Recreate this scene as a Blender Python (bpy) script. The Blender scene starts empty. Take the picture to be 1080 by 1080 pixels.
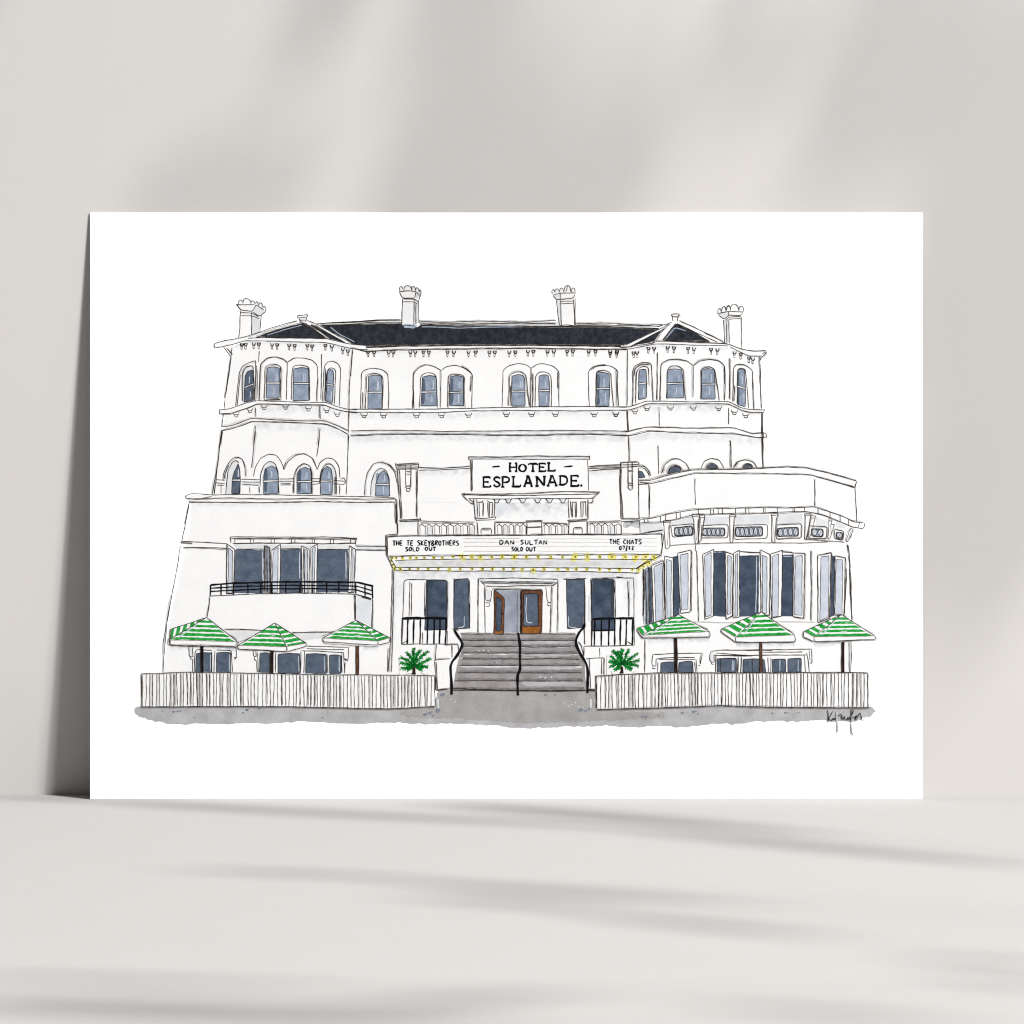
import bpy, math, random
from mathutils import Vector, Matrix
from mathutils.geometry import tessellate_polygon

random.seed(11)
S = bpy.context.scene
COL = S.collection

# ------------------------------------------------------------------ sizes
PXM = 878 / 0.42                 # drawing units (1/2090 m) per metre of the A3 print
U0, V0 = 534.0, 843.0            # middle of the print's bottom edge, in drawing units
W, L = 0.42, 619 / PXM           # print width and height
T = 0.0007                       # card thickness
LEAN = math.radians(4.5)
LF = 1.56                        # light falling on the print, used to turn print tones into albedo

# ------------------------------------------------------------------ materials
def lin(c):
    c /= 255.0
    return c / 12.92 if c <= 0.04045 else ((c + 0.055) / 1.055) ** 2.4

MATS = {}
def new_mat(name):
    m = bpy.data.materials.new(name)
    m.use_nodes = True
    nt = m.node_tree
    b = nt.nodes['Principled BSDF']
    b.inputs['Roughness'].default_value = 0.85
    b.inputs['Specular IOR Level'].default_value = 0.0
    return m, nt, b

def paint(name, rgb, rgb2=None, grain=0.10, blot=0.25, bscale=170, gscale=1500):
    """watercolour or ink: two pigments mixed by soft blotches, plus the tooth of the paper"""
    m, nt, b = new_mat(name)
    N = nt.nodes
    gain = 1.03 if rgb[0] > 250 else 1.0
    a1 = [lin(c) / LF * gain for c in rgb]
    a2 = [lin(c) / LF * gain for c in (rgb2 or [min(255, c * (1 + blot)) for c in rgb])]
    tc = N.new('ShaderNodeTexCoord')
    n1 = N.new('ShaderNodeTexNoise'); n1.inputs['Scale'].default_value = bscale
    n1.inputs['Detail'].default_value = 3
    n2 = N.new('ShaderNodeTexNoise'); n2.inputs['Scale'].default_value = gscale
    n2.inputs['Detail'].default_value = 1
    r = N.new('ShaderNodeMapRange'); r.inputs['From Min'].default_value = .32; r.inputs['From Max'].default_value = .68
    r2 = N.new('ShaderNodeMapRange'); r2.inputs['From Min'].default_value = .3; r2.inputs['From Max'].default_value = .7
    r2.inputs['To Min'].default_value = 1 - grain; r2.inputs['To Max'].default_value = 1 + grain
    mx = N.new('ShaderNodeMix'); mx.data_type = 'RGBA'
    mx.inputs['A'].default_value = (*a1, 1); mx.inputs['B'].default_value = (*a2, 1)
    vm = N.new('ShaderNodeVectorMath'); vm.operation = 'SCALE'
    k = nt.links.new
    k(tc.outputs['Object'], n1.inputs['Vector']); k(tc.outputs['Object'], n2.inputs['Vector'])
    k(n1.outputs['Fac'], r.inputs['Value']); k(n2.outputs['Fac'], r2.inputs['Value'])
    k(r.outputs['Result'], mx.inputs['Factor'])
    k(mx.outputs['Result'], vm.inputs[0]); k(r2.outputs['Result'], vm.inputs['Scale'])
    k(vm.outputs['Vector'], b.inputs['Base Color'])
    MATS[name] = m
    return m

BASE = (255, 255, 255); BASE2 = (251, 251, 252)
paint('drawing_paper', BASE, BASE2, grain=.04, bscale=90)
paint('ink', (42, 36, 33), (72, 64, 58), grain=.25, bscale=500)
paint('ink_thin', (108, 101, 95), (156, 149, 143), grain=.2, bscale=500)
paint('ink_pale', (186, 183, 181), (214, 212, 211), grain=.06, bscale=400)
paint('ink_halo', (212, 211, 211), (236, 236, 236), grain=.04, bscale=300)
paint('ink_black', (16, 16, 18), (30, 30, 32), grain=.2)
paint('wash_grey', (226, 228, 232), (240, 241, 243), grain=.03)
paint('wash_blue', (226, 230, 236), (238, 240, 244), grain=.03)
paint('glass_blue', (132, 146, 166), (166, 178, 196), grain=.10, bscale=260)
paint('glass_dark', (80, 92, 109), (102, 113, 130), grain=.16, bscale=240)
paint('glass_deep', (58, 70, 87), (86, 98, 116), grain=.18, bscale=160)
paint('pane_pale', (200, 208, 222), (220, 226, 236), grain=.05, bscale=200)
paint('slate', (40, 42, 49), (60, 63, 71), grain=.3, bscale=420)
paint('gouache_white', (244, 246, 250), (255, 255, 255), grain=.02)
paint('gouache_blue', (160, 178, 204), (196, 208, 224), grain=.05)
paint('pavement', (176, 175, 177), (200, 200, 203), grain=.07, bscale=110)
paint('pavement_warm', (164, 161, 159), (182, 180, 179), grain=.08, bscale=110)
paint('pavement_fleck', (118, 126, 142), (140, 146, 158), grain=.1)
paint('step', (150, 145, 145), (174, 170, 170), grain=.10, bscale=150)
paint('step_shade', (116, 113, 116), (146, 143, 146), grain=.14, bscale=200)
paint('green', (26, 148, 50), (62, 180, 84), grain=.16, bscale=420)
paint('leaf_green', (10, 112, 36), (40, 164, 66), grain=.2, bscale=700)
paint('leaf_dark', (6, 66, 24), (20, 96, 40), grain=.2, bscale=700)
paint('brown', (104, 66, 46), (132, 88, 64), grain=.14, bscale=400)
paint('orange', (138, 86, 38), (170, 110, 52), grain=.2, bscale=700)
paint('pole_brown', (84, 58, 46), (118, 84, 66), grain=.15, bscale=400)
paint('pole_dark', (30, 24, 24), (64, 44, 36), grain=.2, bscale=300)
paint('yellow', (242, 232, 96), (250, 245, 172), grain=.05, bscale=600)
paint('bulb_dark', (90, 84, 36), (160, 150, 60), grain=.15, bscale=600)

# grey wash that fades into the paper away from the line it shades
def fade_mat():
    m = paint('wash_fade', BASE, BASE2, grain=.025, bscale=90)
    nt = m.node_tree; N = nt.nodes; k = nt.links.new
    mx = [n for n in N if n.type == 'MIX'][0]
    at = N.new('ShaderNodeAttribute'); at.attribute_name = 'strength'
    m2 = N.new('ShaderNodeMix'); m2.data_type = 'RGBA'
    g = [lin(c) / LF for c in (208, 211, 217)]
    m2.inputs['B'].default_value = (*g, 1)
    n = N.new('ShaderNodeTexNoise'); n.inputs['Scale'].default_value = 320
    tc = [q for q in N if q.type == 'TEX_COORD'][0]
    k(tc.outputs['Object'], n.inputs['Vector'])
    mu = N.new('ShaderNodeMath'); mu.operation = 'MULTIPLY'
    mr = N.new('ShaderNodeMapRange'); mr.inputs['From Min'].default_value = .25; mr.inputs['From Max'].default_value = .7
    k(n.outputs['Fac'], mr.inputs['Value'])
    k(at.outputs['Fac'], mu.inputs[0]); k(mr.outputs['Result'], mu.inputs[1])
    vm = [q for q in N if q.type == 'VECT_MATH'][0]
    k(mx.outputs['Result'], m2.inputs['A']); k(mu.outputs['Value'], m2.inputs['Factor'])
    k(m2.outputs['Result'], vm.inputs[0])
    return m
fade_mat()

def plaster(name, rgb, bump=.06):
    m, nt, b = new_mat(name)
    N = nt.nodes; k = nt.links.new
    tc = N.new('ShaderNodeTexCoord')
    n = N.new('ShaderNodeTexNoise'); n.inputs['Scale'].default_value = 9; n.inputs['Detail'].default_value = 4
    r = N.new('ShaderNodeMapRange'); r.inputs['To Min'].default_value = .985; r.inputs['To Max'].default_value = 1.015
    f = N.new('ShaderNodeTexNoise'); f.inputs['Scale'].default_value = 900; f.inputs['Detail'].default_value = 2
    r2 = N.new('ShaderNodeMapRange'); r2.inputs['To Min'].default_value = .975; r2.inputs['To Max'].default_value = 1.025
    mu = N.new('ShaderNodeMath'); mu.operation = 'MULTIPLY'
    vm = N.new('ShaderNodeVectorMath'); vm.operation = 'SCALE'
    vm.inputs[0].default_value = rgb
    k(tc.outputs['Object'], n.inputs['Vector']); k(tc.outputs['Object'], f.inputs['Vector'])
    k(n.outputs['Fac'], r.inputs['Value']); k(f.outputs['Fac'], r2.inputs['Value'])
    k(r.outputs['Result'], mu.inputs[0]); k(r2.outputs['Result'], mu.inputs[1])
    k(mu.outputs['Value'], vm.inputs['Scale']); k(vm.outputs['Vector'], b.inputs['Base Color'])
    bp = N.new('ShaderNodeBump'); bp.inputs['Strength'].default_value = bump; bp.inputs['Distance'].default_value = .0004
    k(f.outputs['Fac'], bp.inputs['Height']); k(bp.outputs['Normal'], b.inputs['Normal'])
    return m

# ------------------------------------------------------------------ drawing tools
PARTS = []
LEVEL = 12e-6
class Part:
    """one flat drawn part of the print, one mesh"""
    def __init__(s, name, parent=None, lift=0, label=None):
        s.name, s.parent, s.lift, s.label = name, parent, lift, label
        s.v, s.f, s.m, s.a, s.slots, s.n = [], [], [], [], [], 0
        PARTS.append(s)
    def add(s, pts, faces, mat, level, att=None):
        s.n += 1
        y = -(T + (s.lift + level) * LEVEL + (s.n % 17) * 0.5e-6)
        o = len(s.v)
        s.v += [((x - U0) / PXM, y, (V0 - z) / PXM) for x, z in pts]
        s.a += att if att else [0.0] * len(pts)
        if mat not in s.slots: s.slots.append(mat)
        i = s.slots.index(mat)
        for f in faces:
            s.f.append([o + q for q in f]); s.m.append(i)
    def build(s, parent):
        me = bpy.data.meshes.new(s.name)
        faces = []
        for f in s.f:                        # every face looks out of the paper
            p = [s.v[i] for i in f]
            ar = sum(p[i][0] * p[(i + 1) % len(p)][2] - p[(i + 1) % len(p)][0] * p[i][2] for i in range(len(p)))
            faces.append(f if ar > 0 else f[::-1])
        me.from_pydata(s.v, [], faces)
        for q in s.slots: me.materials.append(MATS[q])
        me.polygons.foreach_set('material_index', s.m)
        at = me.attributes.new('strength', 'FLOAT', 'POINT')
        at.data.foreach_set('value', s.a)
        o = bpy.data.objects.new(s.name, me); COL.objects.link(o)
        o.parent = parent
        if s.label: o['label'] = s.label
        s.obj = o
        return o

CUR = None
OX, OY, SC = 0, 0, 1
def R(ox, oy, sc=6.0):
    global OX, OY, SC
    OX, OY, SC = ox, oy, sc
def on(p):
    global CUR
    CUR = p
    return p
def P(s):
    if not isinstance(s, str): return [(OX + x / SC, OY + y / SC) for x, y in s]
    return [(OX + float(a) / SC, OY + float(b) / SC) for a, b in (q.split(',') for q in s.split())]

def soften(p, r):
    if len(p) < 3: return p
    out = [p[0]]
    for i in range(1, len(p) - 1):
        for j in (i - 1, i + 1):
            dx, dy = p[j][0] - p[i][0], p[j][1] - p[i][1]
            d = math.hypot(dx, dy) or 1e-6
            k = min(.25 * d, r) / d
            out.append((p[i][0] + dx * k, p[i][1] + dy * k))
    out.append(p[-1])
    return out
def resample(p, step):
    out = [p[0]]
    for a, b in zip(p, p[1:]):
        d = math.hypot(b[0] - a[0], b[1] - a[1])
        n = max(1, int(d / step))
        out += [(a[0] + (b[0] - a[0]) * i / n, a[1] + (b[1] - a[1]) * i / n) for i in range(1, n + 1)]
    return out
def ribbon(p, w, wob=.22, var=.13, taper=True):
    p = resample(p, 1.6)
    n = len(p)
    ph = [random.uniform(0, 6.28) for _ in range(4)]
    L_, R_ = [], []
    for i in range(n):
        a, b = p[max(0, i - 1)], p[min(n - 1, i + 1)]
        dx, dy = b[0] - a[0], b[1] - a[1]
        d = math.hypot(dx, dy) or 1e-6
        nx, ny = -dy / d, dx / d
        off = wob * (math.sin(i * .21 + ph[0]) * .6 + math.sin(i * .53 + ph[1]) * .4)
        h = w * .5 * (1 + var * math.sin(i * .37 + ph[2]) + var * .8 * math.sin(i * .91 + ph[3]))
        if taper and n > 4 and i in (0, n - 1): h *= .55
        cx, cy = p[i][0] + nx * off, p[i][1] + ny * off
        L_.append((cx + nx * h, cy + ny * h)); R_.append((cx - nx * h, cy - ny * h))
    faces = [(i, i + 1, n + i + 1, n + i) for i in range(n - 1)]
    return L_ + R_, faces

def Ln(s, w=1.05, mat='ink', r=1.5, wob=.2, extra=True, level=7):
    """a pen line; some lines get a second faint stroke or a soft grey edge, as by hand"""
    p = soften(soften(P(s), r), r * .4)
    pts, fs = ribbon(p, w * (random.uniform(.70, .86) if mat == 'ink' else random.uniform(.88, 1.08)), wob)
    CUR.add(pts, fs, mat, level)
    if extra and mat == 'ink':
        q = random.random()
        o = random.choice((-1, 1)) * random.uniform(.7, 1.5)
        sh = [(x + o * .7, y + o * .7) for x, y in p]
        if q < .5:
            pts, fs = ribbon(sh, .48, .45); CUR.add(pts, fs, 'ink_thin', 6)
        if random.random() < .3:
            pts, fs = ribbon(sh, 2.0, .4); CUR.add(pts, fs, 'ink_halo', 2)
def LL(txt, **k):
    for s in txt.strip().split('\n'):
        if s.strip(): Ln(s.strip(), **k)

def Fl(s, mat, level=3, rough=.22, r=0):
    p = P(s)
    if r: p = soften(p + [p[0]], r)[:-1]
    q = resample(p + [p[0]], 2.5)[:-1]
    q = [(x + random.uniform(-rough, rough), y + random.uniform(-rough, rough)) for x, y in q]
    tris = tessellate_polygon([[Vector((x, y, 0)) for x, y in q]])
    CUR.add(q, [tuple(t) for t in tris], mat, level)

def Wash(s, dep, a=1.0, level=2):
    """graded wash hanging from a line: strong at the line, gone `dep` units below it"""
    p = resample(P(s), 4)
    n = len(p)
    up = [(x, y) for x, y in p]
    mid = [(x, y + dep * .5 * random.uniform(.8, 1.2)) for x, y in p]
    dn = [(x, y + dep * random.uniform(.75, 1.25)) for x, y in p]
    at = [a] * n + [a * .75] * n + [0.0] * n
    fs = [(i, i + 1, n + i + 1, n + i) for i in range(n - 1)] + [(n + i, n + i + 1, 2 * n + i + 1, 2 * n + i) for i in range(n - 1)]
    CUR.add(up + mid + dn, fs, 'wash_fade', level, at)

def Dot(x, y, r, mat, level=7, k=7):
    c = P([(x, y)])[0]
    pts = [c] + [(c[0] + r * random.uniform(.7, 1.2) * math.cos(6.283 * i / k), c[1] + r * random.uniform(.7, 1.2) * math.sin(6.283 * i / k)) for i in range(k)]
    CUR.add(pts, [(0, 1 + i, 1 + (i + 1) % k) for i in range(k)], mat, level)

def glass(poly, bar=None, mat='glass_blue', sheen=True, w=.95):
    """a glazed pane: wash, pen outline, white meeting rail, a stroke or two of body white"""
    Fl(poly, mat, 3)
    Ln(poly + ' ' + poly.split(' ')[0], w=w, extra=False, r=.8)
    p = P(poly)
    xs = [q[0] for q in p]; ys = [q[1] for q in p]
    x0, x1, y0, y1 = min(xs), max(xs), min(ys), max(ys)
    wd = x1 - x0
    # a darker edge of settled pigment along the top and left side
    if mat == 'glass_blue' and wd > 5:
        pts, fs = ribbon([(x0 + wd * .16, y0 + 3), (x0 + wd * .16, (y0 + y1) / 2), (x0 + wd * .14, y1 - 1.5)], wd * .22, .3)
        CUR.add(pts, fs, 'glass_dark' if random.random() < .35 else 'glass_blue', 4)
    if bar:
        b = P(bar)
        pts, fs = ribbon(b, 1.7, .1, .1, False); CUR.add(pts, fs, 'drawing_paper', 5)
        for o in (-.85, .85):
            pts, fs = ribbon([(x, y + o) for x, y in b], .75, .15); CUR.add(pts, fs, 'ink', 7)
    if sheen and wd > 4:
        for _ in range(2 if wd > 8 else 1):
            xx = x0 + wd * random.uniform(.55, .8); yy = random.choice((y0 + .3 * (y1 - y0), y0 + .75 * (y1 - y0)))
            hh = (y1 - y0) * random.uniform(.08, .14)
            pts, fs = ribbon([(xx, yy - hh), (xx + .2, yy + hh), (xx - wd * .12, yy + hh + .3)], .9, .1)
            CUR.add(pts, fs, 'pane_pale', 5)

def bracket(x, y, w=20):
    """one little eaves bracket: a cup and a drop below it"""
    h = w / 2
    j = random.uniform(-2, 2)
    Fl([(x - h, y), (x + h, y), (x + h - 3, y + 17), (x - h + 3, y + 17)], 'wash_grey' if random.random() < .7 else 'ink_pale', 4, rough=.1)
    Ln([(x - h, y + j), (x - h + 1, y + 11), (x - h + 5, y + 18), (x + h - 5, y + 18), (x + h - 1, y + 11), (x + h, y - j)], w=1.55, extra=False, r=.4)
    if random.random() < .5: Ln([(x - h + 2, y + 3), (x + h - 3, y + 5)], w=1.1, extra=False)
    for o in (-5, 4): Ln([(x + o, y + 19), (x + o - 1, y + random.uniform(30, 40))], w=.75, mat='ink_thin' if o < 0 else 'ink', extra=False)
    Ln([(x - 5, y + 38), (x + 4, y + 41)], w=.9, extra=False)
def corbel(x, y, w=44):
    h = w / 2
    Ln([(x - h, y - 12), (x - h + 5, y + 5), (x + h - 6, y + 4), (x + h, y - 12)], w=.95, extra=False, r=.4)
    Ln([(x - h * .5, y + 5), (x - h * .45, y + 18), (x + h * .5, y + 18), (x + h * .55, y + 4)], w=.95, extra=False, r=.4)
    Ln([(x - h, y - 3), (x - h * .5, y + 6)], w=1.0, mat='ink_thin', extra=False)
A_POW, B_POW, AMB = 500, 212, .10
# leaves given by where their shadow falls: (x0, y0, x1, y1, leaf width m, distance m)
WALL_LEAVES = [
 (-80, 110, 0, -80, .02, .85), (275, 50, 400, -22, .018, .7), (110, 232, 290, 170, .013, .7), (230, 232, 330, 185, .010, .7),
 (370, 250, 520, 140, .032, .85), (400, 258, 620, 140, .04, .85), (480, 275, 720, 150, .035, .85), (440, 125, 545, 30, .045, .85), (420, 40, 520, -60, .04, .85), (570, 225, 680, 145, .02, .85), (430, 185, 570, 115, .035, .85),
 (720, 80, 800, 0, .012, .7), (740, 105, 860, 55, .012, .7),
 (870, 235, 960, -30, .05, .85), (910, 110, 980, -60, .045, .85), (930, 220, 1050, -60, .06, .85), (1000, 240, 1110, -40, .06, .85),
 (960, 460, 1060, 140, .06, .9), (1010, 480, 1100, 160, .06, .9), (1060, 520, 1150, 160, .06, .9), (970, 680, 1050, 360, .05, .9), (1030, 700, 1110, 380, .05, .9)]
SHELF_LEAVES = [
 (-80, 836, 300, 852, .012, 1.3), (90, 846, 720, 876, .018, 1.3), (440, 845, 900, 882, .026, 1.3), (640, 872, 1120, 918, .02, 1.3),
 (180, 916, 470, 928, .012, 1.3), (400, 928, 820, 956, .017, 1.3), (420, 944, 660, 962, .015, 1.3), (600, 962, 900, 992, .015, 1.3),
 (940, 1008, 1120, 1020, .012, 1.3), (980, 1028, 1120, 1042, .012, 1.3),
 (-100, 1028, 420, 1044, .010, 1.3), (-80, 1056, 560, 1082, .028, 1.3), (360, 1064, 620, 1046, .016, 1.3), (720, 1058, 1020, 1080, .012, 1.3)]
# ================================================================== the drawing on the print
H = Part('drawn_hotel')
on(H)
R(0, 0, 1)
# body of the building, a hair off the white of the sheet
Fl('241,367 330,357 660,368 700,362 800,372 803,497 858,494 903,507 905,552 893,562 893,640 897,662 898,712 628,716 612,735 470,735 458,716 172,711 178,660 200,560 202,525 224,522 235,460 240,400',
   'drawing_paper', 1, rough=.1)

# ---- roofs
roof = on(Part('roof', H))
R(370, 290)
Fl('-50,22 0,318 320,312 420,330 440,318 780,320 1600,326 1850,335 1960,340 1930,350 1725,447 1300,445 800,442 500,442 100,455 50,450 10,432 -40,402 -95,375 -160,340 -185,320 -120,318'.replace('-50,22 ', ''), 'slate', 3)
Ln('-195,322 0,316 320,311', w=1.4); Ln('440,318 780,322 1600,326 1950,338', w=1.4)
Ln('450,328 700,336 1040,326 1300,322', w=.7, mat='gouache_blue', level=6)
Ln('95,455 300,449 800,445 1300,446 1710,449', w=1.1)
R(220, 290)
Ln('770,330 830,375 925,425', w=.8, mat='gouache_blue', level=6)
on(H)
R(370, 290)
Fl('-200,302 0,292 150,282 320,285 320,310 0,316 -195,320', 'wash_grey', 2)
Fl('435,292 800,291 1300,296 1950,330 1600,325 780,320 435,317', 'wash_grey', 2)
LL('''-220,308 0,300 150,290 300,285 320,285
-185,318 0,312 100,302 320,302
-150,303 60,292 200,283 318,283
435,292 600,300 800,291 1080,298 1300,288
435,310 700,312 1080,308 1300,310
1425,306 1630,305 1860,318 1980,315
1425,318 1700,318 1960,326''')
Ln('95,462 300,452 600,448 1080,445 1380,450 1720,455', w=1.2)
Ln('0,462 40,470 95,485 300,475 600,470 1080,465 1480,470 1752,472', w=1.2)
Wash('95,488 600,474 1080,468 1500,473 1750,475', 3, .5)

# left bay roof
bay = on(Part('bay_roof', H))
R(220, 290)
Fl('300,394 380,368 600,303 735,402 640,400 450,398', 'slate', 3)
Fl('640,316 700,322 880,432 770,405 690,352', 'slate', 3)
Ln('300,394 380,370 600,303 740,402', w=1.2); Ln('300,396 500,399 740,403', w=1.2)
Ln('370,380 470,350 590,318', w=.8, mat='gouache_blue', level=6)
Fl('545,293 610,303 310,390 245,392', 'drawing_paper', 5, rough=.1)
Fl('610,300 640,316 770,404 740,404', 'drawing_paper', 5, rough=.1)
Fl('625,285 690,316 925,440 870,432', 'drawing_paper', 5, rough=.1)
LL('''245,388 330,358 440,322 560,288
310,390 400,360 500,330 600,303
612,303 690,360 755,403
640,316 700,352 770,405
625,286 700,320 800,375 920,440
650,315 760,370 870,432''')
Fl('560,252 630,248 615,292 580,292', 'drawing_paper', 5)
LL('''560,258 630,250 626,268 562,272 560,258
572,274 582,296
620,270 612,294
575,288 615,290''')
on(H)
Fl('35,432 120,412 200,397 245,388 470,398 740,402 860,430 940,445 1080,455 1080,470 960,472 800,445 500,422 240,416 150,440 38,462', 'drawing_paper', 4, rough=.05)
LL('''35,434 120,412 180,402 245,388
250,400 340,396 500,398 740,402 800,415 870,432 940,442
38,462 90,455 150,440 235,415 320,418 470,420 600,425 740,428 800,440 900,465 960,472 1010,472
35,434 32,445 38,462
95,458 140,515
110,458 148,500''')
Wash('160,446 235,422 470,424 740,432 900,470', 4, .6)
for x, y in ((210, 432), (235, 430), (286, 427), (318, 427), (402, 430), (435, 432), (510, 435), (545, 437), (625, 435), (655, 440), (740, 436), (780, 442), (850, 460), (882, 470)): bracket(x, y)
R(370, 290)
for x in (110, 148, 240, 270, 378, 408, 460, 495, 612, 652, 745, 790, 878, 912, 1003, 1042): bracket(x, 478)
R(500, 290)
for x in (342, 375, 465, 505, 590, 625, 725, 768, 862, 905): bracket(x, 474)

# ---- left tower walls
R(220, 290)
LL('''150,440 140,540 125,640 105,770 98,850
144,520 126,650 103,780
320,480 317,550
300,570 298,680 290,795
715,500 714,620 712,790
912,475 905,560 890,720 888,850
885,868 886,1000''')
Ln('310,600 308,790', mat='ink_thin', w=.7)
# sill band and second string course
Fl('70,855 240,810 300,795 740,805 880,850 1080,853 1080,868 870,866 730,822 310,815 140,875 72,882', 'drawing_paper', 4, rough=.05)
LL('''70,853 130,848 240,810 300,795 450,800 600,808 740,805 800,830 880,850 940,853
72,880 140,876 250,840 310,815 500,820 730,822 790,845 870,865 940,868
70,845 68,884
80,962 140,955 270,908 400,915 600,925 735,922 820,955 890,990
85,985 150,972 280,928 450,932 700,942 745,945 820,975 885,1010''')
for x, y in ((175, 880), (262, 852), (352, 832), (487, 832), (632, 842), (748, 852), (815, 876)): corbel(x, y, 40)
Wash('320,822 500,826 725,830', 10, .8); Wash('740,838 870,872', 6, .5)
Wash('290,934 450,938 740,950', 10, .7); Wash('750,955 885,1016', 7, .5)
LL('''95,880 85,962
298,840 300,900
82,985 65,1100
88,985 72,1080
298,955 292,1010 285,1080
705,830 708,912
705,970 700,1020 692,1080
885,1010 884,1080''')

def win(*a): return on(Part('window', H))
# ---- top floor windows
win()
LL('''170,830 185,700 195,620 215,575 260,550 298,542
298,542 300,640 288,795
180,830 192,720 202,630
215,800 216,700 215,620 235,585 280,572 285,600''')
Fl('215,800 216,700 215,620 235,585 280,572 284,600 245,612 230,645 225,805', 'wash_grey', 2)
glass('225,805 228,700 230,640 245,612 280,600 283,690 280,795', '228,712 283,690', 'glass_dark')
Ln('285,600 290,700 285,795')
win()
LL('''318,795 322,700 326,600 330,560 370,525 420,516 470,530 498,555
498,550 495,700 492,790
350,785 355,680 358,590 370,572 410,563 450,572 460,600 456,700 455,780
350,790 456,786''')
glass('370,590 400,580 430,582 452,592 450,690 448,780 365,780 368,690', '365,684 455,684')
win()
LL('''500,550 540,525 600,524 650,535 688,570 690,650 682,800
523,790 526,700 530,600 540,575 580,568 630,578 638,600 640,795''')
glass('540,592 585,585 632,592 634,690 636,795 534,795 536,690', '532,686 638,686')
win()
LL('''720,800 728,680 732,580 745,555 780,542 820,560 835,590 832,700 828,830
730,800 738,690 742,590
738,800 742,700 750,610 765,588 795,590 806,610 800,720 795,822''')
glass('752,605 770,598 785,602 792,620 790,720 782,815 740,792 748,700', '742,690 800,700')
R(370, 290)
win()
LL('''62,850 65,700 68,620 90,600 140,590 200,598 235,625 240,740 238,850
72,850 75,740
92,850 98,740 100,640 120,628 160,622 195,635 205,660 203,750 200,848''')
glass('112,640 155,632 195,640 200,735 198,848 108,848 110,740', '104,742 204,742')
win()
LL('''393,845 395,740 396,625 430,585 480,568 530,580 572,605
572,605 570,720 568,840
432,840 440,740 442,640 470,620 510,618 540,632 545,740 548,840
396,700 400,845''')
glass('455,645 500,636 540,642 545,735 545,828 442,828 450,735', '445,742 547,740')
win()
LL('''572,605 600,580 660,570 720,590 770,630 768,740 765,840
762,640 760,740
700,576 740,596 770,630
612,838 612,740 615,640 640,625 690,628 718,640 715,740 718,835''')
glass('628,645 670,634 715,645 712,740 714,828 625,828 625,740', '615,745 718,740')
on(H)
LL('''0,850 200,850 540,848 800,842 1080,836 1380,832 1750,835
0,868 250,870 500,872 780,860 1080,857 1400,860 1740,855
0,985 300,982 600,990 1080,985 1400,984 1750,988
0,1018 300,1008 700,1010 1080,1018 1500,1008 1755,1018''')
for x, y in ((85, 885), (208, 885), (417, 885), (575, 885), (745, 882), (985, 878)): corbel(x, y)
Wash('0,875 500,878 1080,862 1730,862', 7, .55)
Wash('0,1020 500,1014 1080,1022 1400,1014 1755,1022', 8, .8)
Ln('12,470 5,560 0,640', mat='ink_thin')

R(500, 290)
win()
LL('''178,835 182,700 182,605 215,575 280,560 330,568 362,590
362,590 360,700 358,840
370,620 368,835
218,830 222,740 225,640 245,620 280,612 315,620 332,640 340,740 350,830
228,830 232,700''')
glass('240,640 275,630 310,634 322,655 322,735 322,830 238,830 238,735', '236,735 326,735')
win()
LL('''362,590 400,565 440,560 500,575 538,610 535,720 538,835
530,610 528,720
385,835 388,720 390,640 410,615 440,612 470,620 488,640 490,740 488,835''')
glass('410,638 440,630 470,636 475,660 478,735 475,832 412,832 410,735', '406,732 482,732')
win()
LL('''730,835 725,720 722,610 750,580 810,568 870,578 910,605 908,720 915,835
740,600 780,578 840,572
770,830 770,700 775,610 820,600 865,620 870,700 880,830
900,600 902,720 905,830''')
glass('775,612 815,614 855,625 858,715 855,830 772,830 772,720', '770,720 860,718')
on(H)
for x in (205, 365, 515, 760, 898): corbel(x, 878)
LL('''972,475 970,600 968,832
970,858 975,988
978,1020 980,1110 982,1180''')

# ---- right bay
R(640, 290)
bay = on(Part('bay_roof', H))
Fl('160,448 220,438 300,420 365,335 330,346', 'slate', 3)
Fl('355,412 435,308 540,355 650,420 500,418', 'slate', 3)
Ln('355,412 435,308 540,355 650,420', w=1.2); Ln('355,412 500,420 650,422', w=1.2)
Ln('375,402 430,332 500,354', w=.9, mat='gouache_blue', level=6)
Fl('100,450 340,338 415,298 425,305 365,338 150,450', 'drawing_paper', 5, rough=.1)
Fl('305,420 415,300 438,306 352,412', 'drawing_paper', 5, rough=.1)
Fl('440,292 465,294 745,428 700,424', 'drawing_paper', 5, rough=.1)
LL('''115,446 240,385 350,335 412,296
150,450 260,395 375,335
310,418 365,340 400,312
352,412 435,306
460,292 560,335 740,425
445,305 560,362 700,425
620,370 690,398 745,430
330,325 380,310 410,298''')
Fl('410,245 460,242 450,290 420,290', 'drawing_paper', 5)
LL('''408,247 460,243 456,262 412,265 408,247
415,265 418,292
452,262 448,292''')
on(H)
Fl('100,452 300,428 500,425 770,440 860,472 1008,482 985,515 900,510 770,452 310,437 140,470', 'drawing_paper', 4, rough=.05)
LL('''80,458 130,458 300,430 312,418 500,425 740,435 770,440
80,470 140,470 250,447 310,435 500,442 770,450
770,440 860,472 930,482 1008,480
780,455 840,485 900,512 985,514
1008,480 1004,494 985,514
988,515 968,545
968,515 970,548
1000,490 985,500''')
Wash('150,475 310,442 770,458 900,516', 4, .6)
for x, y in ((22, 484), (62, 484), (170, 484), (192, 482), (265, 455), (300, 455), (385, 450), (425, 452), (515, 456), (552, 458), (660, 462), (700, 464), (808, 482), (848, 492), (900, 516), (925, 522)): bracket(x, y)
LL('''320,490 318,620 315,790
775,525 776,650 775,785
965,520 972,600 975,740 980,850
972,560 970,700
985,872 985,1000
330,835 332,955
772,840 770,945
132,862 132,988
785,1050 783,1080
985,1020 988,1215
980,880 988,1100''')
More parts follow.
